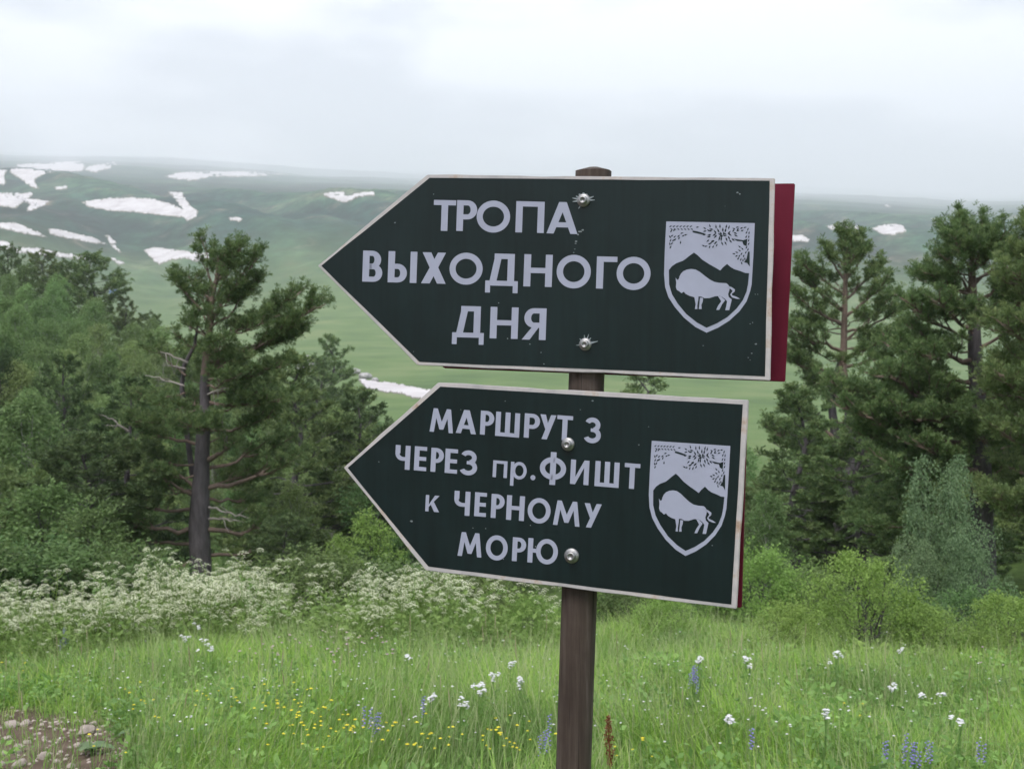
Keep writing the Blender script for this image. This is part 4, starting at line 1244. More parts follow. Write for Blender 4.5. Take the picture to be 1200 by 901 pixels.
WH = [(48, 715, 14, 4, 'white flower cluster at the left edge below the umbels'), (72, 722, 10, 3, 'white blossoms just left of the violet patch'), (90, 728, 12, 4, 'white blossoms right above the violet patch'), (8, 713, 12, 4, 'white blossoms in the left corner below the umbels'),
      (213, 748, 10, 3, 'pair of pinkish white heads in the left meadow'), (240, 755, 26, 7, 'cluster of white heads in the middle of the left meadow'), (228, 733, 10, 3, 'two white heads under the umbel band, left'),
      (475, 768, 8, 2, 'single pinkish white head in the open grass left of the post'), (598, 778, 9, 3, 'bright white head highest of the group left of the post'), (576, 792, 10, 3, 'white head in the middle of the group left of the post'),
      (610, 798, 14, 5, 'white heads nearest to the left side of the post'), (562, 808, 18, 6, 'white heads spread low in the group left of the post'), (542, 822, 9, 3, 'lone white head at the lower left of the group'), (505, 818, 7, 2, 'white head beside a violet bloom'),
      (820, 772, 9, 4, 'white flower right beside the violet patch on the right'), (880, 778, 18, 5, 'white flowers under the low bush on the right'), (985, 768, 14, 5, 'white flowers at the foot of the rounded bright bush'), (1060, 762, 9, 3, 'white flowers right of the rounded bush'),
      (968, 832, 12, 3, 'white flat head in the middle of the right meadow'), (1050, 808, 12, 3, 'white head in the right meadow, upper row'), (1083, 812, 9, 2, 'small white head right of the middle of the right meadow'), (1125, 842, 14, 4, 'white heads low in the right meadow'), (1110, 813, 8, 2, 'pale head between the others in the right meadow'), (855, 840, 10, 3, 'flat white head right of the post in the grass')]
for px, py, wpx, n_, lab in WH:
    flower_plant(px, py, wpx, n_ + 1, M['white_petal'], lab, hgt=.42, name='white_wildflower', petal=.0135)
VI = [(78, 742, 16, 6, 'deep violet flower patch at the left below the umbels'), (813, 787, 22, 7, 'pale violet spikes right of the lower sign corner'), (496, 820, 8, 2, 'single violet bloom left of the post'), (637, 852, 22, 5, 'violet flowers touching the left side of the post'),
      (1074, 872, 22, 6, 'violet blue spikes low in the right meadow'), (1098, 868, 8, 2, 'pair of violet spikes near the right bottom'), (1040, 880, 8, 2, 'violet spike near the bottom right'), (884, 850, 8, 2, 'slim violet spike right of the post'),
      (1158, 868, 8, 2, 'slim violet spike at the lower right edge'), (435, 835, 26, 5, 'faded violet spikes left of the post near the bottom')]
for px, py, wpx, n_, lab in VI:
    flower_plant(px, py, wpx, n_, M['violet_petal'], lab, spike=True, hgt=.36, name='violet_wildflower')

# dock seed head just right of the post
y = 5.2
x = (717 - 600) / F * y; z = hz(x, y)
e = obj('dock_plant', None, loc=(x, y, z)); prop(e, 'rusty brown dock seed head standing right of the post at the bottom', 'plant')
zt = at(717, 840, y)[2] - z; zb = at(717, 898, y)[2] - z
st = MB(); st.tube([[.01, 0, 0], [0, 0, zb], [-.012, 0, zt]], [.005, .004, .002], 5); obj('stem', st.mesh('stem', M['seed']), e)
sd = MB()
P = []; D = []
for k_ in range(520):
    t = random.random(); a = random.uniform(0, 6.28); rw = .021 * math.sin(math.pi * min(1, .12 + .86 * t)) ** .6
    P.append([math.cos(a) * rw * random.uniform(.2, 1) - .012 * t, math.sin(a) * rw, zb + (zt - zb) * t]); D.append([math.cos(a), math.sin(a), .9])
V_, Q_ = leaf_quads(np.array(P), np.array(D), .011, rng, .7); sd.add(V_, None, Q_); obj('seed_head', sd.mesh('seed_head', M['seed']), e)

# broad leaved rosettes near the front
def rosette(px, py, n, ls, label):
    h = hit(px, py); e = obj('broad_leaved_weed', None, loc=h); prop(e, label, 'plant')
    for k_ in range(n):
        az = k_ * 2.4 + random.uniform(-.3, .3); l_ = ls * random.uniform(.7, 1.15); m_ = MB()
        nn = 6; V_ = []
        for a in range(nn):
            t = a / (nn - 1); wd_ = l_ * .24 * math.sin(math.pi * min(.98, .1 + .86 * t)) ** .8
            c = np.array([l_ * t * .9, 0, .02 + l_ * (.55 * t - .45 * t * t)])
            V_ += [c + [0, -wd_, wd_ * .35], c, c + [0, wd_, wd_ * .35]]
        Q_ = [(3 * a + b, 3 * a + b + 1, 3 * a + b + 4, 3 * a + b + 3) for a in range(nn - 1) for b in (0, 1)]
        m_.add(V_, None, Q_)
        o = obj('leaf', m_.mesh('leaf', M['silver_leaves'], True), e); o.rotation_euler = (0, random.uniform(-.25, .1), az)


rosette(165, 864, 9, .16, 'broad leaved weed right of the flat slab'); rosette(108, 884, 10, .14, 'grey green weed below the flat slab')
rosette(155, 815, 8, .2, 'broad leaved weed in the middle of the left meadow'); rosette(190, 820, 7, .18, 'second broad leaved weed in the left meadow'); rosette(880, 822, 8, .16, 'dark leafy weed in the right meadow')

# dry stalks
mb = MB()
for (px, py) in [(565, 770), (572, 768), (578, 775), (588, 765)] * 2 + [(random.uniform(0, 1200), random.uniform(760, 880)) for _ in range(45)]:
    h = hit(px, py + 30)
    if h is None or h[1] > 15: continue
    H = random.uniform(.35, .6); dx = random.gauss(0, .05)
    mb.tube([h, h + [dx * .5, 0, H * .6], h + [dx, 0, H]], [.0016, .0014, .001], 3)
    mb.tube([h + [dx * .93, 0, H * .86], h + [dx, 0, H], h + [dx * 1.1, 0, H * 1.1]], [.002, .004, .001], 4)
o = obj('dry_grass_stalks', mb.mesh('dry_grass_stalks', M['straw'])); prop(o, 'pale dry grass stalks sticking out of the meadow', 'grass', kind='stuff')

# ------------------------------------------------------------------ the signpost
D0 = 2.06


class Plane:
    def __init__(s, px, py, yaw, tilt=0.0, d=D0):
        s.c = at(px, py, d); t = R(yaw)
        s.n = unit(np.array([-math.sin(t), -math.cos(t), R(tilt)]))

    def p(s, px, py, off=0.0):
        v = ray(px, py)
        c = s.c + s.n * off
        t = ((c - CAM) @ s.n) / (v @ s.n)
        return CAM + v * t


YAW = 17
PU = Plane(688, 325, YAW); PL = Plane(668, 585, YAW + 2, d=D0 - .002)
POST_W = .066
post_mat, n = mat_new('weathered_brown_post')
o_ = N(n, 'ShaderNodeOutputMaterial'); p_ = N(n, 'ShaderNodeBsdfPrincipled', i_Roughness=.72); p_.inputs['Specular IOR Level'].default_value = .3
t_ = N(n, 'ShaderNodeTexCoord'); m1 = N(n, 'ShaderNodeMapping'); m1.inputs['Scale'].default_value = (60, 60, 3)
n1 = N(n, 'ShaderNodeTexNoise', i_Scale=1.0, i_Detail=8.0, i_Roughness=.7); n.links.new(t_.outputs['Object'], m1.inputs[0]); n.links.new(m1.outputs[0], n1.inputs['Vector'])
n2 = N(n, 'ShaderNodeTexNoise', i_Scale=9.0, i_Detail=5.0); n.links.new(t_.outputs['Object'], n2.inputs['Vector'])
c1 = ramp(n, n1.outputs['Fac'], [(.22, (.022, .016, .013)), (.44, (.052, .038, .031)), (.60, (.078, .061, .052)), (.76, (.170, .150, .135))])
m3 = N(n, 'ShaderNodeMapping'); m3.inputs['Scale'].default_value = (150, 150, 2.2); n3 = N(n, 'ShaderNodeTexNoise', i_Scale=1.0, i_Detail=4.0); n.links.new(t_.outputs['Object'], m3.inputs[0]); n.links.new(m3.outputs[0], n3.inputs['Vector'])
c1 = mixc(n, 1.0, c1, ramp(n, n3.outputs['Fac'], [(.30, (.25, .25, .25)), (.38, (1, 1, 1))]), 'MULTIPLY')
c1 = mixc(n, 1.0, c1, ramp(n, n2.outputs['Fac'], [(.3, (.72, .68, .70)), (.7, (1.2, 1.2, 1.2))]), 'MULTIPLY')
bp = N(n, 'ShaderNodeBump', i_Strength=.5, i_Distance=.002); n.links.new(n1.outputs['Fac'], bp.inputs['Height']); n.links.new(bp.outputs[0], p_.inputs['Normal'])
n.links.new(c1, p_.inputs['Base Color']); n.links.new(p_.outputs[0], o_.inputs[0])


def film_material(name, base, streak):
    m, n = mat_new(name)
    o = N(n, 'ShaderNodeOutputMaterial'); p = N(n, 'ShaderNodeBsdfPrincipled'); p.inputs['Specular IOR Level'].default_value = .38
    t = N(n, 'ShaderNodeTexCoord')
    a = N(n, 'ShaderNodeMapping'); a.inputs['Scale'].default_value = (90, 90, 5); n.links.new(t.outputs['Object'], a.inputs[0])
    n1 = N(n, 'ShaderNodeTexNoise', i_Scale=1.0, i_Detail=6.0); n.links.new(a.outputs[0], n1.inputs['Vector'])
    n2 = N(n, 'ShaderNodeTexNoise', i_Scale=5.0, i_Detail=6.0); n.links.new(t.outputs['Object'], n2.inputs['Vector'])
    c = ramp(n, n1.outputs['Fac'], [(.3, tuple(x * (1 - streak) for x in base)), (.7, tuple(x * (1 + streak) for x in base))])
    c = mixc(n, 1.0, c, ramp(n, n2.outputs['Fac'], [(.3, (.88, .88, .88)), (.7, (1.12, 1.12, 1.12))]), 'MULTIPLY')
    # tiny specks of dirt and wear
    vo = N(n, 'ShaderNodeTexVoronoi', i_Scale=42.0); n.links.new(t.outputs['Object'], vo.inputs['Vector'])
    n3 = N(n, 'ShaderNodeTexNoise', i_Scale=7.0); n.links.new(t.outputs['Object'], n3.inputs['Vector'])
    sp = N(n, 'ShaderNodeMath', operation='LESS_THAN'); n.links.new(vo.outputs['Distance'], sp.inputs[0]); sp.inputs[1].default_value = .05
    s2 = N(n, 'ShaderNodeMath', operation='GREATER_THAN'); n.links.new(n3.outputs['Fac'], s2.inputs[0]); s2.inputs[1].default_value = .6
    mm = N(n, 'ShaderNodeMath', operation='MULTIPLY'); n.links.new(sp.outputs[0], mm.inputs[0]); n.links.new(s2.outputs[0], mm.inputs[1])
    c = mixc(n, mm.outputs[0], c, (.22, .25, .27))
    rr_ = N(n, 'ShaderNodeMapRange'); n.links.new(n2.outputs['Fac'], rr_.inputs[0]); rr_.inputs['To Min'].default_value = .28; rr_.inputs['To Max'].default_value = .42
    n.links.new(rr_.outputs[0], p.inputs['Roughness']); n.links.new(c, p.inputs['Base Color']); n.links.new(p.outputs[0], o.inputs[0])
    return m


M['film'] = film_material('dark_green_film', (.0046, .0132, .0142), .2)
M['print'] = simple('lavender_reflective_print', (.340, .362, .475), .5, spec=.4, noise=(25, .05, (1, 1, 1)))


def edge_material():
    m, n = mat_new('worn_pale_board')
    o = N(n, 'ShaderNodeOutputMaterial'); p = N(n, 'ShaderNodeBsdfPrincipled', i_Roughness=.6)
    t = N(n, 'ShaderNodeTexCoord')
    n1 = N(n, 'ShaderNodeTexNoise', i_Scale=14.0, i_Detail=8.0, i_Roughness=.7); n.links.new(t.outputs['Object'], n1.inputs['Vector'])
    c = ramp(n, n1.outputs['Fac'], [(.3, (.36, .35, .37)), (.55, (.50, .47, .48)), (.62, (.46, .38, .34)), (.72, (.30, .17, .10))])
    n.links.new(c, p.inputs['Base Color']); n.links.new(p.outputs[0], o.inputs[0])
    return m


M['board'] = edge_material()
M['maroon'] = simple('maroon_paint', (.125, .006, .024), .6, spec=.25, noise=(30, .12, (1, 1, .2)))
M['steel'] = simple('galvanised_steel', (.36, .36, .37), .5, metal=1.0, noise=(60, .3, (1, 1, 1)), bump=(.4, .001))
M['socket'] = simple('dark_socket', (.05, .05, .055), .5, metal=.6)
M['shred'] = simple('torn_film_edges', (.26, .30, .33), .6)
M['scuff'] = simple('pale_scuff', (.20, .23, .25), .6)

# post
pt = np.array(at(695.5, 201, D0 + .045)); pb = np.array(at(672, 901, D0 + .045))
ax = unit(pt - pb)
base = pt - ax * ((pt[2] - hz(pt[0], pt[1]) + .3) / ax[2])
root = obj('signpost', None, loc=base)
prop(root, 'brown post carrying two dark green arrow signs that point left', 'signpost')
ca, sa = math.cos(R(YAW)), math.sin(R(YAW))
ux = np.array([ca, -sa, 0]); uy = np.array([sa, ca, 0])
bm = bmesh.new()
hw = POST_W / 2
Lp = np.linalg.norm(pt - base)
secs = []
ch = .024
for t in (0, .25, .5, .75, .9, 1.0):
    c = base + ax * Lp * t
    ring_ = []
    for sx, sy in ((-1, -1), (1, -1), (1, 1), (-1, 1)):
        cc = c + ux * sx * hw + uy * sy * hw
        for k_ in range(4):
            a0 = {(-1, -1): math.pi, (1, -1): 1.5 * math.pi, (1, 1): 0, (-1, 1): .5 * math.pi}[(sx, sy)] + k_ / 3 * math.pi / 2
            q = c + ux * (sx * (hw - ch) + ch * math.cos(a0)) + uy * (sy * (hw - ch) + ch * math.sin(a0))
            ring_.append(bm.verts.new(q - base))
    secs.append(ring_)
for a, b in zip(secs, secs[1:]):
    m_ = len(a)
    for k_ in range(m_):
        bm.faces.new((a[k_], a[(k_ + 1) % m_], b[(k_ + 1) % m_], b[k_]))
# pyramid cap
c = base + ax * (Lp + .0075)
inner = [bm.verts.new(Vector(v.co) * .0 + Vector((c + (np.array(v.co) - (base + ax * Lp - base)) * .28) - base)) for v in secs[-1]]
for k_ in range(16):
    bm.faces.new((secs[-1][k_], secs[-1][(k_ + 1) % 16], inner[(k_ + 1) % 16], inner[k_]))
bm.faces.new(inner)
me = bpy.data.meshes.new('post'); bm.to_mesh(me); bm.free(); me.materials.append(post_mat)
for p in me.polygons: p.use_smooth = True
me.set_sharp_from_angle(angle=R(35)) if hasattr(me, 'set_sharp_from_angle') else None
obj('post', me, root)


def prism(name, pts_front, n, thick, mat, parent, org, bevel=.0015):
    """pts_front: world points of the front outline; body goes back by thick"""
    bm = bmesh.new()
    f = [bm.verts.new(p - org) for p in pts_front]; b = [bm.verts.new(p - org - n * thick) for p in pts_front]
    bm.faces.new(f); bm.faces.new(b[::-1])
    m_ = len(f)
    for k_ in range(m_):
        bm.faces.new((f[(k_ + 1) % m_], f[k_], b[k_], b[(k_ + 1) % m_]))
    bmesh.ops.recalc_face_normals(bm, faces=bm.faces)
    if bevel:
        bmesh.ops.bevel(bm, geom=[e_ for e_ in bm.edges], offset=bevel, segments=2, affect='EDGES')
    me = bpy.data.meshes.new(name); bm.to_mesh(me); bm.free(); me.materials.append(mat)
    return obj(name, me, parent)


def dense(poly, wob=0.0, step=24, seed=0):
    r = np.random.default_rng(seed); out_ = []
    m_ = len(poly)
    for a in range(m_):
        p, q = np.array(poly[a], float), np.array(poly[(a + 1) % m_], float)
        k_ = max(1, int(np.linalg.norm(q - p) / step))
        for t in range(k_):
            out_.append(p + (q - p) * t / k_ + (r.normal(0, wob, 2) if t else 0))
    return out_


U_out = [(500.5, 205), (908, 209), (902.5, 446), (489, 428), (372, 311.5)]
U_in = [(503.5, 208.5), (902, 212), (896.5, 441), (491.5, 424), (376.5, 311.5)]
L_out = [(513, 448.5), (877, 469), (863, 713.5), (499, 668), (402.5, 548)]
L_in = [(516, 453), (870.5, 474), (857, 708), (502, 663.5), (407.5, 548)]


def arrow_sign(PL_, outp, inp, label, org):
    e = obj('arrow_sign', None, root, org - base)
    e['label'] = label
    prism('board', [PL_.p(*q) for q in dense(outp, .28, 26, 3)], PL_.n, .010, M['board'], e, org, .0012)
    prism('face_panel', [PL_.p(*q, .0006) for q in dense(inp, .22, 30, 4)], PL_.n, .0009, M['film'], e, org, 0)
    return e


ou = PU.c.copy(); ol = PL.c.copy()
SU = arrow_sign(PU, U_out, U_in, 'upper arrow sign lettered in three lines', ou)
SL = arrow_sign(PL, L_out, L_in, 'lower arrow sign lettered in four lines', ol)
# maroon boards on the far side of the post
BK = POST_W + .022
o = prism('back_board', [PU.p(*q, -BK) for q in [(560, 219), (931.5, 215), (920, 447.5), (520, 431.5), (440, 325)]], PU.n, .012, M['maroon'], root, base, .0015)
prop(o, 'maroon board behind the upper arrow sign')
o = prism('back_board', [PL.p(*q, -BK) for q in [(560, 470), (875.5, 482), (868.8, 712.5), (540, 664), (440, 560)]], PL.n, .012, M['maroon'], root, base, .0015)
prop(o, 'maroon board behind the lower arrow sign')


# ---- lettering -------------------------------------------------------------
def rect(x0, y0, x1, y1): return [(x0, y0), (x1, y0), (x1, y1), (x0, y1)]


def arc(cx, cy, rx, ry, t, a0, a1, n=None):
    n = n or max(4, int(abs(a1 - a0) / 9))
    out_ = []
    for k_ in range(n):
        q0 = R(a0 + (a1 - a0) * k_ / n); q1 = R(a0 + (a1 - a0) * (k_ + 1) / n)
        out_.append([(cx + rx * math.cos(q0), cy + ry * math.sin(q0)), (cx + rx * math.cos(q1), cy + ry * math.sin(q1)),
                     (cx + (rx - t) * math.cos(q1), cy + (ry - t) * math.sin(q1)), (cx + (rx - t) * math.cos(q0), cy + (ry - t) * math.sin(q0))])
    return out_


def bowl(x0, x1, y0, y1, t, h, left=False):
    ry = (y1 - y0) / 2; rx = min(ry, (x1 - x0)); cy = (y0 + y1) / 2
    out_ = []
    if not left:
        cx = x1 - rx
        if cx > x0: out_ += [rect(x0, y0, cx, y0 + h), rect(x0, y1 - h, cx, y1)]
        n = 14
        a = [(-90 + 180 * k_ / n) for k_ in range(n + 1)]
        for q0, q1 in zip(a, a[1:]):
            q0, q1 = R(q0), R(q1)
            out_.append([(cx + rx * math.cos(q0), cy + ry * math.sin(q0)), (cx + rx * math.cos(q1), cy + ry * math.sin(q1)),
                         (cx + (rx - t) * math.cos(q1), cy + (ry - h) * math.sin(q1)), (cx + (rx - t) * math.cos(q0), cy + (ry - h) * math.sin(q0))])
        return out_
    m_ = bowl(-x1, -x0, y0, y1, t, h)
    return [[(-x, y) for x, y in q][::-1] for q in m_]


def glyph(ch, w_, t=.215, h=.17):
    if ch == 'Т': return [rect(0, 1 - h, w_, 1), rect(w_ / 2 - t / 2, 0, w_ / 2 + t / 2, 1 - h)]
    if ch == 'Р': return [rect(0, 0, t, 1)] + bowl(t, w_, .38, 1, t, h)
    if ch == 'О': return arc(w_ / 2, .5, w_ / 2, .52, t * .92, 0, 360, 40)
    if ch == 'П': return [rect(0, 0, t, 1), rect(w_ - t, 0, w_, 1), rect(t, 1 - h, w_ - t, 1)]
    if ch == 'Н': return [rect(0, 0, t, 1), rect(w_ - t, 0, w_, 1), rect(t, .42, w_ - t, .42 + h)]
    if ch == 'Г': return [rect(0, 0, t, 1), rect(t, 1 - h, w_, 1)]
    if ch == 'А':
        a = .12; ya = .68; t1 = t * 1.05
        iy = lambda y: t1 + (w_ / 2 - t1) * y / ya
        return [[(0, 0), (t1, 0), (w_ / 2, ya), (w_ / 2, 1), (w_ / 2 - a, 1)], [(w_, 0), (w_ / 2 + a, 1), (w_ / 2, 1), (w_ / 2, ya), (w_ - t1, 0)],
                [(iy(.2), .2), (w_ - iy(.2), .2), (w_ - iy(.36), .36), (iy(.36), .36)]]
    if ch == 'В': return [rect(0, 0, t, 1)] + bowl(t, w_, 0, .57, t, h) + bowl(t, w_ * .92, .42, 1, t, h)
    if ch == 'Ы':
        w1 = w_ * .66
        return [rect(0, 0, t, 1), rect(w_ - t, 0, w_, 1)] + bowl(t, w1, 0, .6, t, h)
    if ch == 'Х':
        t1 = t * 1.3
        return [[(0, 0), (t1, 0), (w_ - .02, 1), (w_ - t1, 1)], [(w_ - t1, 0), (w_, 0), (t1 + .02, 1), (.02, 1)]]
    if ch == 'Д':
        x0 = w_ * .13
        return [rect(0, -.22, t * .72, 0), rect(w_ - t * .72, -.22, w_, 0), rect(0, 0, w_, .155),
                [(x0, .155), (x0 + t, .155), (w_ * .26 + t, 1 - h), (w_ * .26, 1 - h)], rect(w_ * .88 - t, .155, w_ * .88, 1 - h), rect(w_ * .26, 1 - h, w_ * .88, 1)]
    if ch == 'Я':
        return [rect(w_ - t, 0, w_, 1)] + bowl(.06, w_ - t, .38, 1, t, h, left=True) + [[(0, 0), (t * 1.15, 0), (w_ - t, .42), (w_ - t * 2.0, .42)]]
    if ch == 'М':
        a = w_ * .13; t1 = t * .9
        return [[(0, 0), (t1, 0), (a + t1, 1), (a, 1)], [(w_ - t1, 0), (w_, 0), (w_ - a, 1), (w_ - a - t1, 1)],
                [(a, 1), (w_ / 2 - t1 * .45, .12), (w_ / 2, .12), (w_ / 2, .45), (a + t1 * .95, 1)], [(w_ - a, 1), (w_ - a - t1 * .95, 1), (w_ / 2, .45), (w_ / 2, .12), (w_ / 2 + t1 * .45, .12)]]
    if ch == 'Ш': return [rect(0, 0, t, 1), rect(w_ - t, 0, w_, 1), rect(w_ / 2 - t / 2, 0, w_ / 2 + t / 2, 1), rect(t, 0, w_ / 2 - t / 2, h), rect(w_ / 2 + t / 2, 0, w_ - t, h)]
    if ch == 'У': return [[(w_ * .14, 0), (w_ * .14 + t * 1.05, 0), (w_, 1), (w_ - t * 1.05, 1)], [(0, 1), (w_ * .42, .28), (w_ * .55, .52), (t * 1.1, 1)]]
    if ch in '3З':
        r1 = .285; r2 = .31
        return arc(w_ * .44, 1 - r1, w_ * .50, r1 + .01, t * .92, -75, 155, 22) + arc(w_ * .44, r2, w_ * .56, r2 + .01, t * .92, -155, 80, 24) + [rect(w_ * .34, .44, w_ * .58, .44 + h * .85)]
    if ch == 'Ч': return [rect(w_ - t, 0, w_, 1), rect(0, .66, t, 1), rect(.27, .36, w_ - t, .36 + h)] + arc(.30, .66, .30, .30, t * .85, 180, 270, 8)
    if ch == 'Е': return [rect(0, 0, t, 1), rect(t, 0, w_, h), rect(t, 1 - h, w_, 1), rect(t, .42, w_ * .96, .42 + h)]
    if ch == 'И': return [rect(0, 0, t, 1), rect(w_ - t, 0, w_, 1), [(t, .0), (t, .30), (w_ - t, 1), (w_ - t, .70)]]
    if ch == 'Ф': return [rect(w_ / 2 - t / 2, -.06, w_ / 2 + t / 2, 1.1)] + arc(w_ / 2, .52, w_ / 2, .40, t * .9, 0, 360, 40)
    if ch == 'Ю':
        c = w_ * .635; rx = w_ - c
        return [rect(0, 0, t, 1), rect(t, .42, c - rx + .05, .42 + h)] + arc(c, .5, rx, .52, t * .92, 0, 360, 40)
    if ch == 'п': return [rect(0, 0, t, 1), rect(w_ - t, 0, w_, 1), rect(t, 1 - h * 1.1, w_ - t, 1)]
    if ch == 'р': return [rect(0, -.42, t, 1)] + arc(w_ * .56, .5, w_ * .44 + .03, .52, t * .92, 0, 360, 36)
    if ch == 'к': return [rect(0, 0, t, 1), [(t, .42), (w_ - t * 1.35, 1), (w_, 1), (t, .28)], [(t + .08, .5), (w_ - t * 1.4, 0), (w_ + .02, 0), (t + .28, .64)]]
    if ch == '.': return arc(w_ / 2, .5, w_ / 2, .5, .499, 0, 360, 20)
    return []


def letter(ch, x0, x1, yt, yb, slope, lean, PL_, parent, org, t, h):
    H = yb - yt
    w_ = (x1 - x0) / H
    V_ = []; F_ = []
    for gi, poly in enumerate(glyph(ch, w_, t, h)):
        ids = []
        for gx, gy in poly:
            px = x0 + gx * H + (gy - .5) * H * lean
            py = yb - gy * H + (gx - w_ / 2) * H * slope
            V_.append(PL_.p(px, py, .0010 + .00004 * (gi % 5)) - org); ids.append(len(V_) - 1)
        F_.append(ids)
    me = bpy.data.meshes.new('letter')
    me.from_pydata([tuple(v) for v in V_], [], F_)
    me.materials.append(M['print'])
    bm = bmesh.new(); bm.from_mesh(me)
    bm.normal_update()
    for f in bm.faces:
        if f.normal.dot(Vector(PL_.n)) < 0: f.normal_flip()
    bm.to_mesh(me); bm.free()
    return obj('letter', me, parent)


UP = [('Т', 508, 534, 234.7, 270.7), ('Р', 535.2, 559, 235, 271), ('О', 558.6, 597.8, 236, 272), ('П', 604.5, 637.8, 236.3, 272.8), ('А', 641, 677.3, 237, 274),
      ('В', 425, 448.3, 294, 330.3), ('Ы', 454.8, 488.6, 294.8, 331.3), ('Х', 494, 522.8, 296, 332.3), ('О', 526.8, 565.6, 297, 333), ('Д', 569.2, 607.4, 297.4, 335), ('Н', 613.9, 647.2, 298.4, 336), ('О', 652.3, 692.4, 299.5, 337.3), ('Г', 699, 723, 300.8, 338.4), ('О', 722.6, 762.4, 301.8, 339.2),
      ('Д', 530.3, 567.5, 358.8, 395.5), ('Н', 574.4, 607.2, 360, 396.8), ('Я', 612, 640, 361.2, 398.2)]
LO = [('М', 504, 531.5, 479, 506.6), ('А', 534.7, 558.4, 480.5, 508), ('Р', 563, 579, 481.6, 509.5), ('Ш', 580.8, 609, 483.3, 511.6), ('Р', 614.4, 632.6, 484.8, 513.2), ('У', 632.6, 651.4, 486, 514.8), ('Т', 652.6, 671, 487, 515.8), ('3', 686, 704.4, 489.6, 519),
      ('Ч', 463.2, 480.6, 521.8, 549.8), ('Е', 485.6, 500, 523.2, 551.4), ('Р', 505, 520, 525, 553), ('Е', 521.6, 536.2, 526, 554.4), ('З', 540.6, 559.4, 528, 556.6), ('п', 577.6, 594.4, 539.8, 559.4), ('р', 598.4, 616.6, 541.5, 561.2), ('.', 621.6, 627.4, 556.5, 562.5), ('Ф', 632.6, 663.4, 533, 566), ('И', 668.6, 690.2, 539, 567.6), ('Ш', 697.2, 725.6, 541, 570.5), ('Т', 731.6, 749.8, 543, 572.6),
      ('к', 498.7, 514.6, 580.3, 599.4), ('Ч', 532.2, 550.8, 575.5, 603.6), ('Е', 556.2, 570, 577, 605), ('Р', 575.6, 591.2, 579, 607), ('Н', 593.6, 614.6, 580.7, 609.5), ('О', 618.4, 645.2, 584, 612.6), ('М', 648.6, 679.8, 587, 615.8), ('У', 684.4, 704.6, 590, 618.2),
      ('М', 536.8, 564.8, 624, 652), ('О', 569.4, 595, 627.6, 655.8), ('Р', 600.4, 616.4, 629.8, 657.6), ('Ю', 618.6, 653.8, 631.5, 660)]
for a in UP: letter(*a, .027, .035, PU, SU, ou, .215, .165)
for a in LO: letter(*a, .083, .05, PL, SL, ol, .205, .16)

# ---- emblem, traced in a crop of the photograph (841 x 901 px for 140 x 150 px)
E1 = lambda x, y: (760 + x / 6.007, 250 + y / 6.007)
src = np.array([[125, 58, 1], [748, 70, 1], [408, 835, 1]], float)
dst = np.array([[83, 38], [636, 75], [320, 843]], float)
AF = np.linalg.solve(src, dst)


def E2(x, y):
    q = np.array([x, y, 1.0]) @ AF
    return (750 + q[0] / 6.008, 510 + q[1] / 6.007)


def arcpts(p, q, bulge, n=10):
    p, q = np.array(p, float), np.array(q, float); m_ = (p + q) / 2; d_ = q - p; nn = np.array([-d_[1], d_[0]]) * bulge
    return [tuple((1 - t) ** 2 * p + 2 * t * (1 - t) * (m_ + nn * 2) + t * t * q) for t in np.linspace(0, 1, n)]


SH_OUT = [(125, 58), (748, 70), (738, 300), (726, 500)] + [(715, 550), (690, 620), (640, 690), (570, 755), (490, 805), (408, 840)] + [(330, 800), (250, 735), (185, 660), (140, 590), (117, 520), (109, 430), (115, 250)]
DARK = [(143, 400), (165, 372), (195, 352), (243, 334), (262, 320), (290, 298), (320, 277), (345, 295), (380, 328), (430, 360), (475, 385), (505, 403), (522, 382), (553, 357), (580, 380), (605, 394), (650, 408), (680, 420), (708, 422),
        (700, 500), (690, 550), (665, 610), (620, 670), (555, 730), (480, 775), (408, 805), (340, 768), (265, 708), (205, 635), (165, 570), (145, 500)]
BISON = [(190, 452), (196, 462), (206, 470), (215, 458), (218, 445), (228, 425), (245, 408), (270, 397), (300, 392), (330, 396), (360, 412), (395, 440), (430, 466), (465, 484), (500, 490), (548, 492), (562, 505), (572, 520),
         (568, 545), (560, 570), (565, 590), (586, 606), (578, 640), (568, 682), (540, 682), (548, 650), (553, 620), (540, 605), (520, 590), (500, 582), (470, 584), (430, 597), (395, 598), (375, 588), (350, 585), (320, 590), (290, 582), (262, 568), (248, 552), (232, 562), (215, 548), (200, 540), (192, 520), (195, 490)]
LEG1 = [(322, 588), (352, 585), (350, 610), (343, 650), (344, 674), (326, 674), (332, 640)]
LEG2 = [(362, 594), (384, 596), (382, 620), (372, 645), (374, 674), (354, 674), (358, 640)]
LEG3 = [(488, 582), (510, 586), (540, 612), (518, 640), (498, 680), (476, 680), (490, 650), (512, 620)]
TAIL = [(560, 512), (585, 520), (608, 536), (606, 552), (585, 568), (590, 578), (620, 588), (645, 603), (620, 602), (588, 592), (574, 572), (592, 548), (580, 534), (562, 526)]
GAP = [(572, 524), (582, 535), (576, 560), (585, 590), (606, 606), (588, 612), (566, 590), (561, 560)]


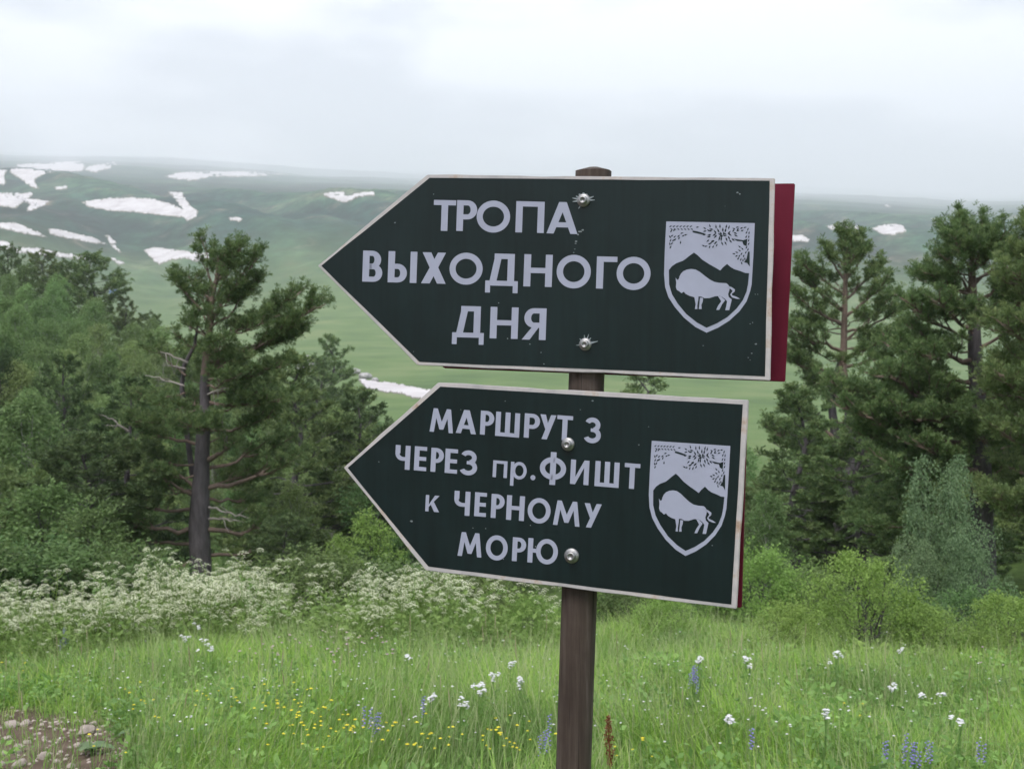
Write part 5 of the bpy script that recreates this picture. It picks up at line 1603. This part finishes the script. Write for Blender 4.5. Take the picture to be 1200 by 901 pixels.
def flat(name, polys, PL_, parent, org, off, mat, map_):
    V_ = []; F_ = []
    for k_, poly in enumerate(polys):
        ids = []
        for q in poly:
            V_.append(tuple(PL_.p(*map_(*q), off + .00003 * (k_ % 4)) - org)); ids.append(len(V_) - 1)
        F_.append(ids)
    bm = bmesh.new(); vs = [bm.verts.new(v) for v in V_]
    fs = [bm.faces.new([vs[a] for a in f]) for f in F_]
    bm.normal_update()
    for f in bm.faces:
        if f.normal.dot(Vector(PL_.n)) < 0: f.normal_flip()
    bmesh.ops.triangulate(bm, faces=bm.faces)
    me = bpy.data.meshes.new(name); bm.to_mesh(me); bm.free(); me.materials.append(mat)
    return obj(name, me, parent)


def leafp(cx, cy, ang, ln=26, wd=9):
    a = R(ang); d_ = np.array([math.cos(a), -math.sin(a)]); s = np.array([d_[1], -d_[0]])
    c = np.array([cx, cy])
    return [tuple(c - d_ * ln / 2), tuple(c - d_ * ln * .1 + s * wd / 2), tuple(c + d_ * ln / 2), tuple(c - d_ * ln * .1 - s * wd / 2)]


LV = []
for (rr_, n_, a0, ln, wd) in [(20, 7, 10, 30, 11), (50, 12, 0, 34, 12), (84, 17, 12, 32, 11), (112, 14, 5, 28, 10)]:
    for k_ in range(n_):
        a = a0 + 360 * k_ / n_ + ((k_ * 37) % 15 - 7)
        x, y = 520 + math.cos(R(a)) * rr_ * 1.15 + (k_ * 29) % 9 - 4, 150 - math.sin(R(a)) * rr_ * .74 + (k_ * 17) % 9 - 4
        if y > 84 and not (rr_ > 100 and -60 < (a % 360) - 180 - 180 < 30) and not (rr_ > 100 and y > 215): LV.append(leafp(x, y, a + ((k_ * 53) % 64 - 32), ln, wd))
for x in range(155, 320, 24):
    LV.append(leafp(x, 92, 30, 24, 9)); LV.append(leafp(x + 6, 112, 150, 22, 9))
for x, y, a in [(160, 125, 50), (180, 118, 60), (150, 165, 120), (166, 158, 40), (185, 165, 45), (155, 190, 60), (175, 190, 45), (150, 215, 100), (165, 212, 55), (187, 185, 50), (155, 238, 60), (215, 175, 60), (235, 140, 20), (225, 205, 85), (245, 158, 30), (212, 160, 40), (262, 152, 15), (345, 98, 10), (395, 105, 150), (420, 120, 140),
                (600, 108, 160), (625, 98, 20), (630, 122, 15), (655, 104, 25), (680, 100, 15), (700, 112, 60), (708, 138, 80), (690, 135, 60), (706, 165, 80), (688, 165, 60), (705, 190, 70), (660, 122, 20), (690, 190, 60), (705, 215, 60),
                (450, 195, 30), (470, 210, 40), (430, 215, 20), (405, 232, 10), (385, 228, 160), (455, 235, 60), (480, 225, 60), (430, 236, 70),
                (640, 235, 140), (660, 250, 130), (690, 240, 60), (640, 262, 150), (620, 275, 160), (600, 285, 170), (655, 285, 60), (670, 300, 70), (640, 300, 60), (650, 325, 70), (665, 330, 80), (632, 318, 50), (655, 350, 110), (700, 255, 70), (685, 275, 60), (620, 300, 30), (678, 320, 90)]:
    LV.append(leafp(x, y, a, 25, 10))
BR = [[(310, 122), (345, 128), (395, 142), (392, 152), (345, 142), (310, 134)], [(595, 178), (640, 186), (668, 190), (690, 182), (694, 200), (690, 232), (668, 222), (660, 198), (625, 196)],
      [(700, 270), (712, 270), (712, 375), (695, 350), (672, 345), (690, 320)]]
for (PL_, SG, org, mp_) in ((PU, SU, ou, E1), (PL, SL, ol, E2)):
    flat('emblem_shield', [SH_OUT], PL_, SG, org, .0010, M['print'], mp_)
    flat('emblem_mountains', [DARK], PL_, SG, org, .0013, M['film'], mp_)
    flat('emblem_bison', [BISON, LEG1, LEG2, LEG3, TAIL], PL_, SG, org, .0016, M['print'], mp_)
    flat('emblem_tail_gap', [GAP], PL_, SG, org, .0019, M['film'], mp_) if False else None
    flat('emblem_branches', LV + BR, PL_, SG, org, .0013, M['film'], mp_)


# ---- bolts
def lathe(name, prof, mat, parent, loc, n, segs=28):
    V_ = []; Q_ = []; T_ = []
    z = Vector(n); q = z.to_track_quat('Z', 'Y').to_matrix()
    for (r_, h_) in prof:
        for k_ in range(segs):
            a = k_ / segs * 2 * math.pi
            V_.append(tuple(q @ Vector((r_ * math.cos(a), r_ * math.sin(a), h_))))
    for a in range(len(prof) - 1):
        for k_ in range(segs):
            b = (k_ + 1) % segs
            Q_.append((a * segs + k_, a * segs + b, (a + 1) * segs + b, (a + 1) * segs + k_))
    return obj(name, mesh_np(name, V_, None, Q_, mat, True), parent, loc)


def bolt(PL_, px, py, R1, SG, org, label):
    c = PL_.p(px, py, .001) - org
    e = lathe('bolt', [(R1, -.001), (R1, .0012), (R1 * .93, .003), (R1 * .72, .0042), (R1 * .66, .0044), (R1 * .62, .0085), (R1 * .50, .0105), (R1 * .34, .0108), (R1 * .33, .0075), (0, .0075)], M['steel'], SG, c, PL_.n)
    if label: e['label'] = label
    return c


def shreds(PL_, px, py, lst, SG, org):
    m_ = MB()
    for (a, r0, r1, wd, lift) in lst:
        a_ = R(a)
        p0 = (px + math.cos(a_) * r0, py - math.sin(a_) * r0); p1 = (px + math.cos(a_) * r1, py - math.sin(a_) * r1)
        nn = np.array([math.sin(a_), math.cos(a_)]) * wd / 2
        A = PL_.p(p0[0] - nn[0], p0[1] - nn[1], .0015) - org; B = PL_.p(p0[0] + nn[0], p0[1] + nn[1], .0015) - org
        C = PL_.p(p1[0] + nn[0] * .3, p1[1] + nn[1] * .3, .0015 + lift) - org; D_ = PL_.p(p1[0] - nn[0] * .3, p1[1] - nn[1] * .3, .0015 + lift) - org
        th = PL_.n * .0004
        m_.add([A, B, C, D_, A - th, B - th, C - th, D_ - th], None, [(0, 1, 2, 3), (7, 6, 5, 4), (0, 4, 5, 1), (1, 5, 6, 2), (2, 6, 7, 3), (3, 7, 4, 0)])
    obj('torn_film', m_.mesh('torn_film', M['shred']), SG)


bolt(PU, 684, 235, .0125, SU, ou, 'upper bolt with pale torn film around it'); bolt(PU, 686, 403.5, .0120, SU, ou, 'lower bolt with pale torn film around it')
bolt(PL, 665.8, 520.4, .0128, SL, ol, None); bolt(PL, 670, 651, .0145, SL, ol, None)
shreds(PU, 684, 235, [(168, 6, 13.5, 2.6, .002), (186, 7, 13, 2.2, .002), (238, 7, 11.5, 1.5, .001), (22, 5, 12.5, 3.0, .002), (2, 6, 13, 2.2, .002), (62, 4, 8.6, 5, .001), (92, 4, 9.2, 6, .001), (125, 4, 9.4, 5.5, .001), (150, 5, 10.5, 3, .001)], SU, ou)
shreds(PU, 686, 403.5, [(72, 6, 12.5, 1.5, .001), (97, 5, 11, 2.4, .002), (50, 5, 10, 2.4, .001), (14, 7, 15, 2.3, .003), (186, 7, 11, 1.2, .001), (135, 5, 9.5, 2.6, .001)], SU, ou)
# scuff marks
mb = MB()
for (x, y, s) in [(680, 271.5, 2.6), (683, 270, 2), (677.5, 275, 1.5), (675.3, 283, 1.7), (674.6, 285.5, 1.2), (673.5, 292, 1), (672.5, 296, 1), (864, 226, 1.8), (867, 227.5, 1.4), (886, 403, 1.8), (882, 378, .9), (879, 379.5, .9), (885, 345, .8), (881, 414, 1), (877, 419, 1.1), (879, 422, .8), (634, 413, 1.1), (463, 261, 1.4), (888, 345, .8), (824, 405, 1.0)]:
    r_ = np.random.default_rng(int(x * 7 + y)); n_ = 7
    pts = [PU.p(x + s * math.cos(a) * r_.uniform(.5, 1.2), y + s * .6 * math.sin(a) * r_.uniform(.5, 1.3), .00125) - ou for a in np.linspace(0, 6.283, n_, endpoint=False)]
    mb.add(pts, [(0, a, a + 1) for a in range(1, n_ - 1)])
o = obj('scuff_marks', mb.mesh('scuff_marks', M['scuff']), SU); o['kind'] = 'stuff'
mb = MB()
for (x, y, s) in [(694.5, 469.5, 1.3), (482, 610.5, 1.6), (680, 480, .8), (834.5, 639, 1.0), (845, 560, .7), (540, 480, .7), (592, 470, .8), (760, 500, .7), (590, 655, .8), (444, 541, .8)]:
    r_ = np.random.default_rng(int(x * 7 + y)); n_ = 7
    pts = [PL.p(x + s * math.cos(a) * r_.uniform(.5, 1.2), y + s * .8 * math.sin(a) * r_.uniform(.5, 1.3), .00125) - ol for a in np.linspace(0, 6.283, n_, endpoint=False)]
    mb.add(pts, [(0, a, a + 1) for a in range(1, n_ - 1)])
o = obj('scuff_marks', mb.mesh('scuff_marks', M['scuff']), SL); o['kind'] = 'stuff'

# ------------------------------------------------------------------ haze
zmax = float(V[:, 2].max()); zmin = float(V[:, 2].min()) if len(V) else -30
zmin = float(Z_.min()); zmax = float(Z_.max())
bx = 17800.0
Vh = [(sx * bx, sy * bx, z) for z in (zmin - 1.5, zmax + 12) for sy in (-1, 1) for sx in (-1, 1)]
hm, n = mat_new('haze')
o_ = N(n, 'ShaderNodeOutputMaterial'); pv = N(n, 'ShaderNodeVolumePrincipled')
pv.inputs['Density'].default_value = HAZE_DENSITY; pv.inputs['Color'].default_value = (.890, .925, .995, 1); pv.inputs['Anisotropy'].default_value = 0.0
n.links.new(pv.outputs[0], o_.inputs['Volume'])
hz_o = obj('haze', mesh_np('haze', Vh, None, [(0, 2, 3, 1), (4, 5, 7, 6), (0, 1, 5, 4), (2, 6, 7, 3), (0, 4, 6, 2), (1, 3, 7, 5)], hm))
prop(hz_o, 'pale mountain haze and low cloud over the valley', kind='stuff')
print('trees', zmax, tcount, 'tris', sum(len(m_.loop_triangles) if m_.loop_triangles else len(m_.polygons) for m_ in bpy.data.meshes))
